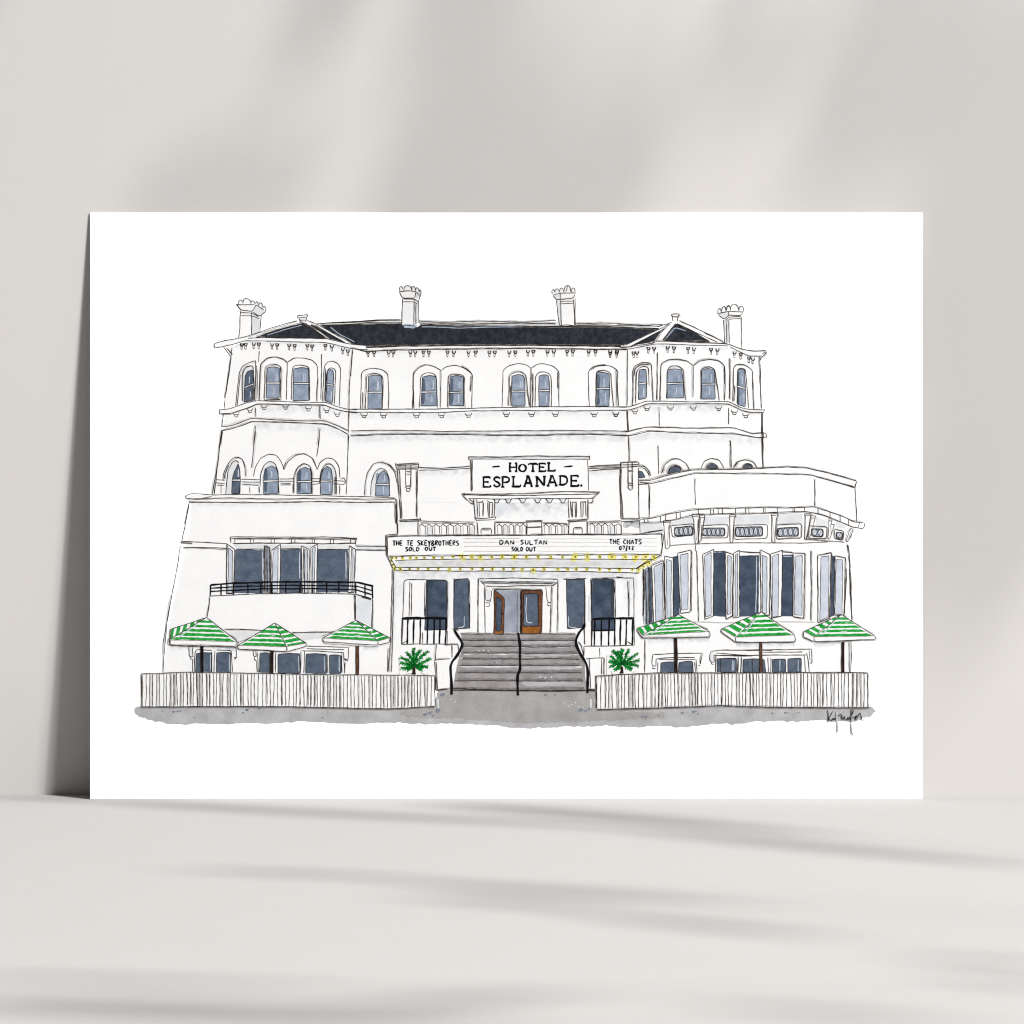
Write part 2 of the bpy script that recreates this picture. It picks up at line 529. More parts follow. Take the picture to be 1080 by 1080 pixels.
win()
LL('''160,825 165,700 160,620 175,575 220,552 280,558 285,650 290,795
170,640 178,590 215,565 270,566
182,810 185,700 190,610 210,585 240,578 265,585 268,700''')
glass('205,602 228,596 250,598 252,680 250,780 200,790 202,690', '196,690 258,682')
win()
LL('''335,795 340,650 342,560 390,535 450,532 510,545 548,575
548,575 546,680 545,775
378,785 380,680 382,600 400,578 450,575 485,600 490,700 497,790''')
glass('385,600 430,594 475,600 485,690 488,778 382,778 380,690', '378,688 488,684')
win()
LL('''548,575 590,545 650,535 710,545 748,575 750,680 745,795
742,580 744,690
595,790 598,680 598,600 620,585 660,582 685,600 700,700 712,795''')
glass('600,598 640,592 680,600 685,690 687,785 600,785 600,690', '597,692 690,690')
win()
LL('''795,800 800,700 800,585 820,565 870,565 920,600 922,700 930,850
825,815 825,700 828,600 845,590 875,592 888,700 896,842
805,800 808,700''')
glass('828,600 850,594 870,600 878,700 876,835 828,820 826,700', '822,702 880,720')
on(H)
Fl('0,838 130,838 250,798 770,800 900,852 1000,855 990,868 910,870 770,815 260,815 140,855 0,855', 'drawing_paper', 4, rough=.05)
LL('''80,838 130,838 250,798 400,800 600,804 770,800 850,840 900,852 1000,854
80,856 140,855 260,815 500,815 770,815 860,860 910,870 990,868
1000,850 994,872
110,990 135,992 255,962 500,970 810,968 920,1005 1000,1000
110,1016 140,1018 270,988 500,1000 800,1005 950,1030 1003,1028
1000,998 1010,1004 1008,1026 992,1030
996,1002 994,1026''')
for x, y in ((58, 875), (178, 860), (255, 840), (403, 837), (548, 837), (708, 840), (808, 864), (880, 884)): corbel(x, y, 42)
Wash('270,822 500,822 720,826', 9, .8)
Wash('150,1022 270,996 500,1006 800,1012 980,1036', 9, .7)

# ---- chimneys
def chimney(): return on(Part('chimney', H, 2))
R(220, 290)
chimney()
Fl('190,398 203,225 178,186 192,158 240,146 300,162 340,175 366,215 360,235 322,265 335,262 326,357 272,378', 'drawing_paper', 3)
Fl('275,262 335,288 327,356 275,376', 'wash_grey', 4); Fl('280,228 300,192 350,220 358,234 322,262', 'wash_grey', 4)
LL('''203,225 200,260 198,330 190,398
273,232 274,300 272,380
335,255 331,300 325,358
178,187 230,190 290,188
178,187 205,222 278,232 300,190
278,232 322,265 362,232
300,188 350,220
205,238 275,240 320,268
207,256 275,258 322,278
190,182 192,160 205,157 217,175
218,182 222,155 240,146 262,158 268,182
268,182 272,163 288,165 297,185
298,182 305,165 318,190
318,195 325,172 338,182 342,206
345,210 352,195 365,215 362,232''', extra=False)
Ln('170,190 185,184', w=1.4, extra=False)
R(370, 290)
chimney()
Fl('323,322 328,150 306,108 320,70 360,64 430,78 446,108 430,165 433,302 398,326', 'drawing_paper', 3)
Fl('400,170 430,160 433,302 400,322', 'wash_grey', 4); Fl('408,148 440,140 440,112 412,106', 'wash_grey', 4)
Fl('330,316 360,308 395,314 425,320 400,338 340,334', 'gouache_blue', 5)
LL('''328,148 325,230 322,322
402,150 400,230 398,325
412,180 412,310
428,160 430,230 433,302
306,106 360,100 412,106
308,108 328,147 405,148 412,106
412,106 442,138 428,162
330,152 402,152 426,170
330,170 402,170 424,184
310,104 308,80 320,70 332,92
335,102 340,75 360,65 380,75 387,100
387,100 386,75 398,70 408,85 410,102
410,102 415,78 428,85 432,112
432,112 438,92 446,105 442,138
322,322 345,318 398,325''', extra=False)
R(500, 290)
chimney()
Fl('540,322 524,160 496,122 495,92 560,78 592,62 640,85 642,120 630,150 636,322', 'drawing_paper', 3)
Fl('522,160 546,160 552,322 542,322', 'wash_grey', 4); Fl('500,126 545,118 545,150 520,155', 'wash_grey', 4)
LL('''498,127 545,115 642,114
500,130 520,156 548,154 630,148 642,116
545,118 546,152
520,158 530,240 541,320
548,160 550,240 553,320
630,152 634,240 636,322
640,140 640,320
545,168 632,165
550,182 632,180
495,122 492,100 502,90 512,108
512,112 518,88 532,88 540,108
540,110 545,82 560,82 567,108
568,110 575,75 592,62 608,75 615,110
580,108 594,70
615,110 618,85 632,80 641,95 640,112
541,320 590,316 640,322''', extra=False)
R(640, 290)
chimney()
Fl('745,430 738,285 705,250 700,215 740,196 808,180 866,200 862,235 850,262 856,465 800,445', 'drawing_paper', 3)
Fl('740,285 772,268 776,430 746,428', 'wash_grey', 4); Fl('704,248 770,232 768,252 742,278', 'wash_grey', 4)
LL('''700,245 770,231 862,233
705,250 740,281 772,253 850,258 862,235
770,231 772,253
745,288 775,266 850,262
750,298 780,279 850,276
738,285 742,360 746,430
756,300 760,430
772,290 774,360 776,432
850,262 853,360 856,466
700,242 705,215 720,210 724,237
725,235 735,198 750,200 754,228
756,228 765,192 778,195 782,226
782,226 785,195 808,180 830,200 834,226
836,228 838,200 860,195 866,220 862,235''', extra=False)
Ln('756,222 762,196 775,197', w=1.6, extra=False)

# ---- left wing, middle storey
on(H)
R(160, 430)
LL('''445,140 430,260 410,400 383,552
438,190 420,350 396,548
658,145 645,260 632,380
1065,140 1055,230 1045,305''')
Fl('218,552 390,550 800,552 1080,560 1950,566 1950,600 1080,594 600,602 240,598 220,575', 'drawing_paper', 4, rough=.05)
LL('''218,556 245,545 290,543 390,552 560,549 800,552 1080,558 1300,562 1540,570
220,576 350,575 500,570 750,578 1080,572 1300,578 1545,577
240,598 500,600 700,602 1080,594 1300,600 1545,598
218,554 216,570 222,580
225,575 300,580 380,560
240,590 225,680 195,820 188,860
235,610 210,740
182,875 168,970 128,1190 72,1490 70,1560
188,845 350,852 480,862
184,856 260,862
195,882 350,885 475,890''')
Ln('128,1190 98,1340 70,1680', extra=True)
Wash('245,604 600,608 1080,600 1500,606', 4, .5)
win()
LL('''450,458 455,420 480,360 510,320 545,310 575,325 590,380 592,435
460,450 462,420 488,362
470,545 475,470 485,390 510,345 535,332 552,350''')
Fl('472,545 478,460 495,380 530,335 548,345 525,400 505,450 502,545', 'wash_grey', 2)
glass('555,545 562,460 560,400 548,352 525,400 510,455 505,545', '508,458 560,458', 'glass_dark')
win()
LL('''645,435 655,380 690,320 740,292 790,300 820,340 838,392
685,500 690,420 710,365 745,338 780,350 800,400 805,545
680,500 682,540''')
Fl('695,545 700,420 715,370 745,342 780,355 760,365 725,382 710,420 708,545', 'wash_grey', 2)
glass('708,545 710,420 725,382 760,366 790,385 800,430 800,545', '704,466 802,462')
win()
LL('''838,392 860,340 910,300 970,292 1020,320 1048,392
895,540 900,430 920,380 960,350 1000,365 1014,410 1012,545
832,392 850,345''')
glass('920,545 920,420 935,390 970,375 1005,390 1010,430 1010,545', '915,468 1014,466')
on(H)
LL('''405,455 465,458
405,462 405,476 465,478
412,490 462,490
440,490 440,545
565,452 690,455
568,470 690,470
570,488 680,490
800,450 902,450
805,466 895,465
815,480 880,480
815,490 882,488
560,500 558,545
620,500 622,545
680,500 682,538
895,480 893,540''', extra=False, w=.9)
Fl('570,472 688,472 680,492 575,490', 'wash_grey', 2); Fl('808,466 892,466 880,490 816,490', 'wash_grey', 2)
R(310, 430)
win()
LL('''148,392 165,345 210,315 255,325 285,370 292,450
162,480 175,400 200,360 230,355 255,375 268,410 270,550
262,440 262,550''')
Fl('240,355 260,380 270,430 268,550 244,550 246,440 235,370', 'wash_grey', 2)
glass('168,550 170,450 185,390 210,368 235,385 245,443 242,550', '165,465 248,463')
on(H)
LL('''105,448 165,450
110,465 165,468
118,485 165,480
250,462 325,466
250,480 300,485
300,455 315,440 330,470 312,488 300,485
290,490 290,550
350,0 348,80 345,150
348,178 342,280 338,380 332,550
165,135 158,220 145,310''', extra=False)
Ln('345,150 348,0', mat='ink_thin')
win()
LL('''448,555 450,480 465,410 500,355 545,342 600,360 640,410 655,480
485,555 490,470 510,410 545,382 580,392 602,440 608,560
560,345 610,362 648,410''')
Fl('490,555 495,470 515,412 548,384 570,392 540,420 522,480 518,560', 'wash_grey', 2)
glass('516,560 520,480 540,420 570,395 595,430 605,490 605,560', '516,488 606,486')
on(H)
LL('''640,575 648,600
648,575 652,700 655,800
642,605 648,740
388,875 480,876 590,878
388,900 590,906
590,815 588,940
655,800 592,820''')
Fl('398,878 588,880 588,902 398,898', 'wash_grey', 2)

# pilasters either side of the porch storey
pil = on(Part('pilaster', H))
Fl('645,352 790,350 788,392 782,400 785,805 660,805 670,705 655,395', 'drawing_paper', 2)
Fl('690,700 672,560 658,395 668,390 680,560 690,700', 'wash_grey', 3)
LL('''645,356 700,354 790,350
650,366 785,362
650,376 790,374
652,388 785,388
645,352 650,390
790,350 786,390
655,390 666,560 675,705
668,392 678,560 684,705
782,390 780,560 780,702
774,400 776,690
665,712 800,704
668,722 800,718
800,700 804,716
660,730 658,805
785,720 785,808
705,365 707,440 708,495
740,365 739,440 738,495
712,405 735,405
712,425 735,425
706,495 740,493
708,500 712,512 735,512 738,500
710,514 714,531 733,530 735,512''')
Wash('670,725 785,722', 5, .8)
R(600, 430)
pil = on(Part('pilaster', H))
Fl('325,350 440,345 440,375 445,705 448,805 330,805 330,480 328,375', 'drawing_paper', 2)
LL('''325,350 380,345 440,345
328,362 440,358
330,378 440,372
325,350 328,378
442,345 438,374
330,378 326,480 336,600 338,702
325,378 320,470 330,700
440,380 440,500 445,708
375,350 376,430 378,510 390,526 405,512 403,430 402,345
375,400 405,398
378,480 403,480
378,490 403,492
330,705 450,705
330,718 450,714
330,720 330,805
448,715 450,795''')
Wash('335,722 448,720', 6, .8)
on(H)
LL('''378,180 380,260 380,345
370,20 374,90 378,145
570,30 572,110
565,240 567,330 568,420
1012,30 1010,105
1025,210 1025,380
125,372 200,366 330,360
125,386 330,376
120,400 330,382''')
Wash('125,388 325,380', 8, .9); Wash('320,390 320,680', 2, .4)
# the half-hidden arched windows behind the right parapet
win()
LL('''442,370 480,370 510,400 518,432
445,382 475,380 500,410 510,438''')
glass('440,400 465,405 485,440 442,445', None, 'glass_dark', False)
win()
LL('''585,420 600,365 650,325 700,325 745,355 762,395
592,410 605,370
622,418 640,375 675,362 705,375 722,398''')
glass('626,418 642,382 675,368 702,380 712,400', None, 'glass_dark', False)
win()
LL('''835,385 855,340 900,320 950,330 982,382
862,382 880,358 905,352 932,360 948,382''')
glass('868,384 884,364 905,358 930,366 942,384', None, 'glass_dark', False)
R(740, 430)
win()
LL('''202,382 225,345 280,328 330,345 352,382
208,375 232,342
250,382 265,358 290,350 318,360 328,382''')
glass('256,384 270,364 290,356 312,364 322,384', None, 'glass_dark', False)
on(H)
Ln('185,210 188,380'); Ln('380,30 378,190'); Ln('382,190 388,380')

# ---- porch storey: parapet lines, sign, columns
R(310, 430)
LL('''790,380 900,384 1080,375 1115,373
790,396 1000,390 1115,384''')
Wash('790,398 950,398 1115,388', 7, .9)
Fl('1062,542 1082,540 1084,580 1072,572', 'ink_thin', 4)
R(460, 430)
sign = on(Part('sign_board', H, 2))
Fl('205,306 970,305 972,328 960,330 965,528 225,530 220,330 205,328', 'drawing_paper', 3)
Fl('210,312 968,310 965,328 600,325 212,328', 'wash_grey', 4)
LL('''203,310 400,312 600,305 972,308
215,326 400,324 600,328 968,325
203,308 206,330
972,306 970,330
218,330 222,430 225,530
230,330 228,525
958,328 962,430 965,525''')
# lettering
R(490, 475, 7.714)
LET = dict(
 H=['.12,0 .12,1', '.88,0 .88,1', '.12,.5 .88,.5', '0,0 .3,0', '.7,0 1,0', '0,1 .3,1', '.7,1 1,1'],
 O=['.5,0 .15,.15 0,.5 .15,.85 .5,1 .85,.85 1,.5 .85,.15 .5,0'],
 T=['.5,0 .5,1', '0,.02 1,0', '0,0 0,.2', '1,0 1,.2', '.3,1 .7,1'],
 E=['.15,0 .15,1', '0,0 .95,0 .95,.18', '.15,.48 .7,.48', '.7,.38 .7,.6', '0,1 1,1 1,.8'],
 L=['.2,0 .2,1', '0,0 .42,0', '0,1 1,1 1,.78'],
 S=['.95,.22 .9,.05 .5,0 .12,.1 .05,.28 .3,.45 .75,.56 .97,.75 .85,.93 .5,1 .1,.93 .03,.75'],
 P=['.18,0 .18,1', '0,0 .6,0 .95,.1 1,.28 .9,.48 .6,.56 .18,.56', '0,1 .4,1'],
 A=['.12,1 .45,0 .55,0 .88,1', '.27,.66 .74,.66', '0,1 .26,1', '.74,1 1,1', '.3,0 .55,0'],
 N=['.15,1 .15,0 .85,1 .85,0', '0,1 .32,1', '.7,0 1,0', '0,0 .15,0'],
 D=['.18,0 .18,1', '0,0 .55,0 .9,.16 1,.5 .9,.84 .55,1 0,1'],
)
def letter(c, x0, x1, y0, y1, w, font=LET, mat='ink_black'):
    for s in font[c]:
        pts = [tuple(map(float, q.split(','))) for q in s.split()]
        Ln([(x0 + a * (x1 - x0), y0 + b * (y1 - y0)) for a, b in pts], w=w, mat=mat, extra=False, r=.8, wob=.12)
for c, a, b, y0, y1 in (('H', 360, 430, 106, 170), ('O', 442, 502, 112, 174), ('T', 520, 592, 108, 170), ('E', 600, 660, 106, 170), ('L', 672, 735, 102, 167)):
    letter(c, a, b, y0, y1, 2.05)
for c, a, b, y0, y1 in (('E', 145, 210, 218, 298), ('S', 238, 288, 216, 296), ('P', 298, 365, 216, 296), ('L', 382, 455, 214, 294), ('A', 478, 556, 212, 292), ('N', 576, 662, 214, 290), ('A', 668, 757, 208, 286), ('D', 765, 838, 208, 280), ('E', 858, 926, 206, 290)):
    letter(c, a, b, y0, y1, 2.15)
Dot(950, 286, 1.35, 'ink_black')
Ln('225,134 288,131', w=1.6, mat='ink_black', extra=False); Ln('806,134 880,126', w=1.6, mat='ink_black', extra=False)

R(460, 430)
por = on(Part('portico', H, 2))
Fl('160,542 1036,530 990,600 960,578 958,805 840,805 838,580 375,580 370,805 262,805 240,580 240,605 200,592', 'drawing_paper', 2)
Wash('375,602 600,600 832,598', 15, 1.0); Fl('378,604 420,603 470,612 450,650 400,690 378,690', 'wash_blue', 2, rough=.8)
LL('''160,545 300,546 500,545 760,532 900,530 1036,534
165,552 500,556 1030,545
165,552 185,575 205,592
205,575 400,578 600,572 800,575 1000,574
1036,534 1015,555 990,576
205,592 220,606 238,606
992,578 985,602 962,600
205,580 240,600''')
for x in (380, 455, 545, 640, 715, 800):
    Fl([(x - 22, 576), (x + 26, 576), (x + 14, 600), (x - 12, 600)], 'wash_grey', 3)
    Ln([(x - 24, 576), (x - 10, 586), (x - 8, 602), (x + 14, 602), (x + 16, 588), (x + 28, 575)], extra=False)
LL('''235,580 242,640 246,700
258,580 262,640 264,695
262,598 295,598 297,588
300,600 298,690
272,600 276,692
326,600 330,690
340,598 338,690
355,600 352,690
372,580 368,690
325,585 330,598 362,598
240,696 300,702 378,690
255,712 372,710
245,698 258,715
378,690 372,708
258,720 260,760 262,805
370,720 370,805
285,805 284,764 350,762 350,800
292,775 342,772
836,580 838,640 842,700
850,590 856,690
862,600 866,695
880,595 882,695
890,600 888,695
915,595 918,695
930,600 930,690
945,590 948,690
958,580 958,700
860,598 890,596
915,596 945,594
830,712 900,710 960,702
836,722 960,716
842,722 838,805
958,720 960,805
870,802 868,758 926,756 924,802
876,768 920,766
565,716 672,712
568,724 672,722
575,724 575,805
668,722 668,805
575,758 668,756''')
Fl('240,582 256,582 262,694 248,696', 'wash_grey', 3); Fl('330,600 340,600 338,690 330,690', 'wash_grey', 3)
Fl('852,592 864,598 866,694 856,692', 'wash_grey', 3); Fl('884,600 890,600 888,694 884,694', 'wash_grey', 3)

bal = on(Part('balustrade', H, 2))
def balusters(x0, x1, n, y0=736, y1=803):
    st = (x1 - x0) / n
    for i in range(n):
        x = x0 + st * i
        if i % 2: Fl([(x + 6, y0 + 16), (x + st - 8, y0 + 16), (x + st - 8, y1), (x + 6, y1)], 'wash_grey' if random.random() < .6 else 'drawing_paper', 3)
        j = random.uniform(-2, 2)
        Ln([(x + 2, y0 + 16), (x + st * .5 + j, y0), (x + st - 2, y0 + 16)], w=.95, extra=False, r=.3)
        Ln([(x + st - 1, y0 + 10), (x + st + j, y1)], w=1.0, extra=random.random() < .3)
        Ln([(x + st * .3 + j, y0 + 14), (x + st * .3 + j, y1)], w=.6, mat='ink_thin', extra=False)
R(310, 430)
Fl('790,718 1145,724 1145,805 790,805', 'drawing_paper', 2)
Ln('800,718 1000,722 1145,724'); Ln('800,728 1140,734', mat='ink_thin')
balusters(788, 1145, 8)
R(460, 430)
Fl('375,726 570,730 570,805 375,805', 'drawing_paper', 2)
Fl('675,730 838,735 838,805 675,805', 'drawing_paper', 2)
Fl('962,724 1190,714 1170,805 962,805', 'drawing_paper', 2)
Ln('375,727 570,730'); Ln('675,732 836,736'); Ln('962,722 1080,718 1170,716'); Ln('962,730 1165,724', mat='ink_thin')
balusters(380, 570, 5); balusters(676, 838, 4); balusters(964, 1172, 5, 732)
Ln('-60,806 200,804 500,806 800,802 1170,800', w=1.1)
# ---- marquee board with rows of bulbs
R(400, 540, 6.75)
mq = on(Part('marquee', H, 8))
Fl('55,178 150,172 500,170 1080,166 2018,158 2018,262 2008,306 1830,408 1828,432 1080,422 500,420 115,415 95,400 60,318', 'drawing_paper', 2)
Fl('112,346 500,338 1080,335 1950,338 1840,402 1080,397 500,396 128,392', 'wash_grey', 3)
Fl('130,352 700,346 1080,350 1900,352 1850,380 1080,384 500,384 150,376', 'ink_halo', 4)
LL('''55,178 150,173 320,171 500,170 800,168 1080,166
55,178 57,250 60,318
47,166 90,160 130,156
47,166 48,190 45,230 58,318''')
R(560, 540, 6.75)
LL('''0,165 300,162 620,164 780,160 940,158
940,158 942,200 934,262 928,305
930,150 935,250 925,300
780,155 850,138 942,128''')
R(400, 540, 6.75)
LL('''60,318 300,312 500,313 800,310 1080,308 1500,306 2010,305
112,346 320,338 500,336 1080,333 1500,336 1950,338
104,396 300,394 500,394 1080,396 1500,398 1830,403
110,414 300,416 500,420 1080,420 1500,424 1850,434
60,318 80,362 100,405
75,322 100,362 122,398
2008,306 1900,362 1828,406
1935,330 1830,400
104,396 110,415''')
for y in (190, 215, 245, 280):
    Ln([(600, y), (1000, y - 2)], w=.5, mat='ink_pale', extra=False); Ln([(1120, y), (1600, y + 1), (1980, y - 3)], w=.4, mat='ink_halo', extra=False)
on(H); Wash('115,422 500,428 1080,428 1836,440', 10, 1.0); Wash('118,440 190,440', 36, .6); Wash('1740,440 1840,440', 36, .6); on(mq)
def bulb(x, y, s=1.0):
    Dot(x, y, 2.5 * s, 'yellow', 4, 8)
    for _ in range(3 if s < 1.1 else 8):
        Dot(x + random.uniform(-10, 10) * s, y + random.uniform(-12, 14) * s, random.uniform(1.1, 2.1) * s, 'yellow', 5, 6)
    Dot(x + 1, y + 1, .6, 'bulb_dark', 6)
    Ln([(x - 7, y + 3), (x - 4, y - 5), (x + 5, y - 5), (x + 6, y + 3), (x - 1, y + 6)], w=.62, extra=False)
for x in (90, 120, 165, 222, 265, 320, 388, 450, 525): bulb(x, 326 if x < 500 else 318, .8)
for x in (590, 660, 720, 800, 875, 960, 1045): bulb(x, 321, random.uniform(.95, 1.3))
for x in (110, 150, 215, 275, 348, 420, 500, 575, 660, 735, 805, 885, 955, 1020): bulb(x, 406, random.uniform(.7, 1.0))
bulb(84, 350, .7); bulb(96, 376, .7)
R(560, 540, 6.75)
for x, s in ((50, 1), (140, 1), (225, .8), (315, 1.5), (400, 1.4), (490, 1), (575, 1.6), (670, 1.4), (745, 1.4), (815, 1.5), (875, 1.2)): bulb(x, 320, s)
for x in (15, 92, 190, 262, 322, 398, 488, 558, 628, 720, 765): bulb(x, 409, random.uniform(.75, 1.1))
bulb(800, 388, 1.2); bulb(840, 362, 1.2)
# hand lettering on the board
SANS = dict(
 T=['0,.05 1,0', '.5,0 .48,1'], H=['.1,0 .1,1', '.9,0 .9,1', '.1,.5 .9,.5'], E=['.15,0 .1,1 1,1', '.15,0 .95,0', '.12,.5 .8,.5'],
 S=['.95,.1 .4,0 .05,.25 .85,.6 .8,.9 .05,1'], K=['.1,0 .1,1', '.95,0 .1,.55 .95,1'], Y=['0,0 .5,.5', '1,-.1 .5,.5 .4,1.4'],
 B=['.1,0 .1,1 .8,.95 .9,.7 .1,.5 .8,.3 .7,.05 .1,0'], R=['.1,1 .1,0 .8,.05 .85,.35 .1,.5 .95,1'], O=['.5,0 .1,.25 .1,.75 .5,1 .9,.75 .9,.25 .5,0'],
 L=['.1,0 .1,1 1,1'], D=['.1,0 .1,1 .7,.9 1,.5 .7,.1 .1,0'], U=['.1,0 .1,.8 .5,1 .9,.8 .9,0'], A=['0,1 .5,0 1,1', '.2,.65 .8,.65'],
 N=['.1,1 .1,0 .9,1 .9,0'], C=['.95,.1 .4,0 .05,.5 .4,1 .95,.9'],
 **{'0': ['.5,0 .1,.25 .1,.75 .5,1 .9,.75 .9,.25 .5,0'], '7': ['0,.05 1,0 .5,1'], '/': ['.8,-.2 .3,1.35'], '1': ['.4,0 .4,1'], '2': ['.05,.15 .6,0 .85,.3 .1,1 1,.97']})
def words(text, x0, x1, y0, y1, w=1.25):
    n = len(text); st = (x1 - x0) / n
    for i, c in enumerate(text):
        if c == ' ': continue
        j = random.uniform(-.04, .04) * (y1 - y0)
        letter(c, x0 + st * i + st * .08, x0 + st * (i + 1) - st * .14, y0 + j, y1 + j, w, SANS)
R(405, 560, 12)
words('THE TE SKEYBROTHERS', 108, 955, 122, 184)
words('SOLD', 266, 452, 205, 255); words('OUT', 515, 665, 203, 250)
R(460, 430)
words('DAN', 398, 498, 838, 866); words('SULTAN', 530, 706, 838, 866)
words('SOLD', 476, 552, 883, 908); words('OUT', 566, 636, 881, 908)
R(630, 560, 18)
words('THE', 225, 435, 160, 245); words('CHATS', 485, 850, 165, 250, 1.4); words('07/12', 412, 700, 285, 355, 1.36)

# ---- left wing: big folding windows behind the balcony
R(230, 560, 6.353)
on(H)
Fl('85,42 930,48 920,90 915,125 110,125 60,95', 'drawing_paper', 2)
Fl('90,44 925,48 920,56 90,52', 'wash_grey', 2); Fl('100,92 315,90 420,95 900,96 880,122 120,122', 'wash_grey', 2)
LL('''85,40 300,40 500,42 700,40 932,48
90,50 500,51 925,54
100,84 300,83 500,82 700,86 925,84
85,40 86,82
932,45 925,60 920,92''')
for x in (112, 216, 240, 356, 376, 490, 515, 632, 645, 752, 774, 888): Ln([(x, 54), (x + 1, 82)], w=.9, extra=False)
LL('''120,122 305,122
420,122 560,122
665,124 880,124''', w=1.2)
def sash(outer, pane, mat='pane_pale'):
    Fl(outer, 'drawing_paper', 4, rough=.1); Fl(pane, mat, 5, rough=.15)
    Ln(outer + ' ' + outer.split(' ')[0], w=1.1, r=.4, level=8)
    Ln(pane + ' ' + pane.split(' ')[0], w=.8, r=.4, extra=False, level=8)
win()
Fl('108,125 306,128 305,418 105,416', 'glass_dark', 3)
Ln('298,132 297,250 298,330', w=.9, mat='pane_pale', extra=False, level=6)
sash('58,86 112,124 104,420 55,420', '70,112 98,134 94,415 66,415')
Fl('312,98 348,110 352,415 312,415', 'ink_thin', 4); Fl('318,112 340,118 342,410 320,410', 'glass_blue', 5)
Ln('312,98 312,415', level=8); Ln('312,98 345,108 352,415', level=8); Ln('328,115 330,410', level=8)
win()
Fl('420,125 556,126 562,415 415,415', 'glass_dark', 3)
Ln('546,140 546,320', w=.9, mat='pane_pale', extra=False, level=6)
sash('356,130 420,88 414,418 354,418', '368,132 404,110 398,415 364,415')
sash('558,98 612,124 610,418 566,418', '580,120 600,130 600,415 582,415')
Ln('572,112 576,415', level=8)
win()
Fl('664,126 870,126 872,412 660,412', 'glass_dark', 3)
Ln('856,140 857,320', w=.9, mat='pane_pale', extra=False, level=6)
sash('622,110 666,90 660,418 624,418', '632,116 650,106 646,415 632,415')
sash('878,98 920,122 910,412 872,412', '892,116 906,126 902,408 890,408')
on(H)
# balcony front
R(130, 600)
Fl('550,172 700,165 1260,158 1470,166 1470,560 1140,395 640,382 532,318', 'drawing_paper', 2, rough=.05)
LL('''550,175 545,230 538,260 530,308
640,380 760,383 880,388''')
Fl('660,394 870,394 800,430 735,460', 'wash_grey', 2)
R(290, 600)
Fl('518,172 612,192 606,360 590,350 518,322', 'wash_blue', 2)
LL('''510,165 512,240 510,330
500,160 504,320
618,188 615,280 612,372
110,405 250,403 390,399
550,180 612,196''')
Fl('110,408 385,402 300,440 180,450', 'wash_grey', 2)
rail = on(Part('balcony_railing', H, 2))
R(230, 560, 6.353)
K = dict(mat='ink_black', extra=False)
Ln('-53,362 100,350 300,344 500,340 740,342 925,343 1042,370', w=1.9, **K)
Ln('-53,383 200,370 500,364 925,368 1040,402', w=1.5, **K)
Ln('-52,405 300,388 600,386 925,394 1032,428', w=1.5, **K)
Ln('-56,436 300,420 600,416 925,424', w=.9, extra=False); Ln('925,425 1028,455', w=1.2, **K)
for x, a, b in ((-50, 360, 438), (20, 358, 432), (104, 350, 428), (200, 346, 424), (288, 344, 420), (362, 343, 422), (455, 342, 418), (550, 342, 416), (636, 342, 416), (728, 342, 416), (810, 343, 415), (922, 343, 424), (985, 355, 438), (1034, 366, 454)):
    Ln([(x, a), (x + random.uniform(-2, 2), b)], w=1.5, **K)

# ---- left wing, ground floor windows
on(H)
R(290, 600)
LL('''742,0 740,100 735,300 730,480 715,652
752,10 748,300 738,655
715,500 712,650''')
Fl('752,10 770,10 752,470 744,470', 'wash_grey', 2)
R(130, 600)
win()
LL('''415,490 560,486 690,492
415,492 418,556 446,556
440,496 442,556
425,558 428,572 446,574
450,655 454,522 470,510 560,515
580,518 574,655
690,655 686,530 680,515 590,514
695,492 716,500 718,560 700,575
700,560 720,560
560,520 562,655
440,575 440,655''', extra=False)
Fl('418,495 440,495 442,554 420,554', 'wash_grey', 2)
glass('462,535 510,530 560,532 560,656 458,656', None, 'glass_dark', False)
glass('592,530 640,526 680,530 678,656 588,656', None, 'glass_dark', False)
Ln('552,540 550,650', w=.7, mat='pane_pale', extra=False, level=6); Ln('672,540 670,650', w=.7, mat='pane_pale', extra=False, level=6)
win()
LL('''822,520 824,555 842,556
840,520 842,556
828,560 832,580 844,580
850,528 852,600 855,658
842,580 848,658
965,530 962,655''', extra=False)
glass('864,535 900,530 928,534 928,660 862,660', None, 'glass_dark', False)
glass('980,540 1060,534 1118,536 1120,660 978,660', None, 'glass_dark', False)
R(290, 600)
LL('''165,520 162,660
188,520 184,660
190,488 320,492 465,496
170,518 300,522 436,530
200,505 440,512
436,530 440,662
424,535 424,660
465,496 464,570
440,570 465,572
445,575 460,586 462,575
446,590 440,662
335,540 335,662''', extra=False)
Ln('440,566 452,580', w=1.5, extra=False)
glass('196,538 260,535 326,542 328,662 195,662', None, 'glass_dark', False)
glass('345,545 390,543 420,548 418,662 345,662', None, 'glass_dark', False)
for x in (150, 312, 405): Ln([(x, 550), (x + 2, 650)], w=.8, mat='pane_pale', extra=False, level=6)

# ---- entrance
R(450, 600)
on(H)
Fl('165,60 1000,55 1010,410 200,412 170,385', 'drawing_paper', 2)
LL('''328,60 326,240 325,410
365,110 368,260 370,410
330,62 560,58 700,62 828,66
340,76 460,82 600,80 815,84
350,86 470,90 640,88 800,92
372,108 480,112 600,104 802,106
340,76 370,108
830,85 800,108
828,66 828,240 824,410
790,110 785,260 780,410''')
for s in ('375,118 374,195 384,202 405,200 411,165 412,135 424,120', '372,212 398,217 405,200', '374,235 398,238 400,220', '755,112 760,170 764,205 775,215 788,212', '764,215 768,234 785,234'):
    Ln(s, extra=False)
Fl('378,130 405,130 404,196 384,198', 'wash_grey', 2)
dw = on(Part('doorway', H, 2))
Fl('428,130 736,134 730,412 424,414', 'wash_grey', 2)
paint('doorway_wash', (150, 156, 172), (176, 182, 196), grain=.08, bscale=140)
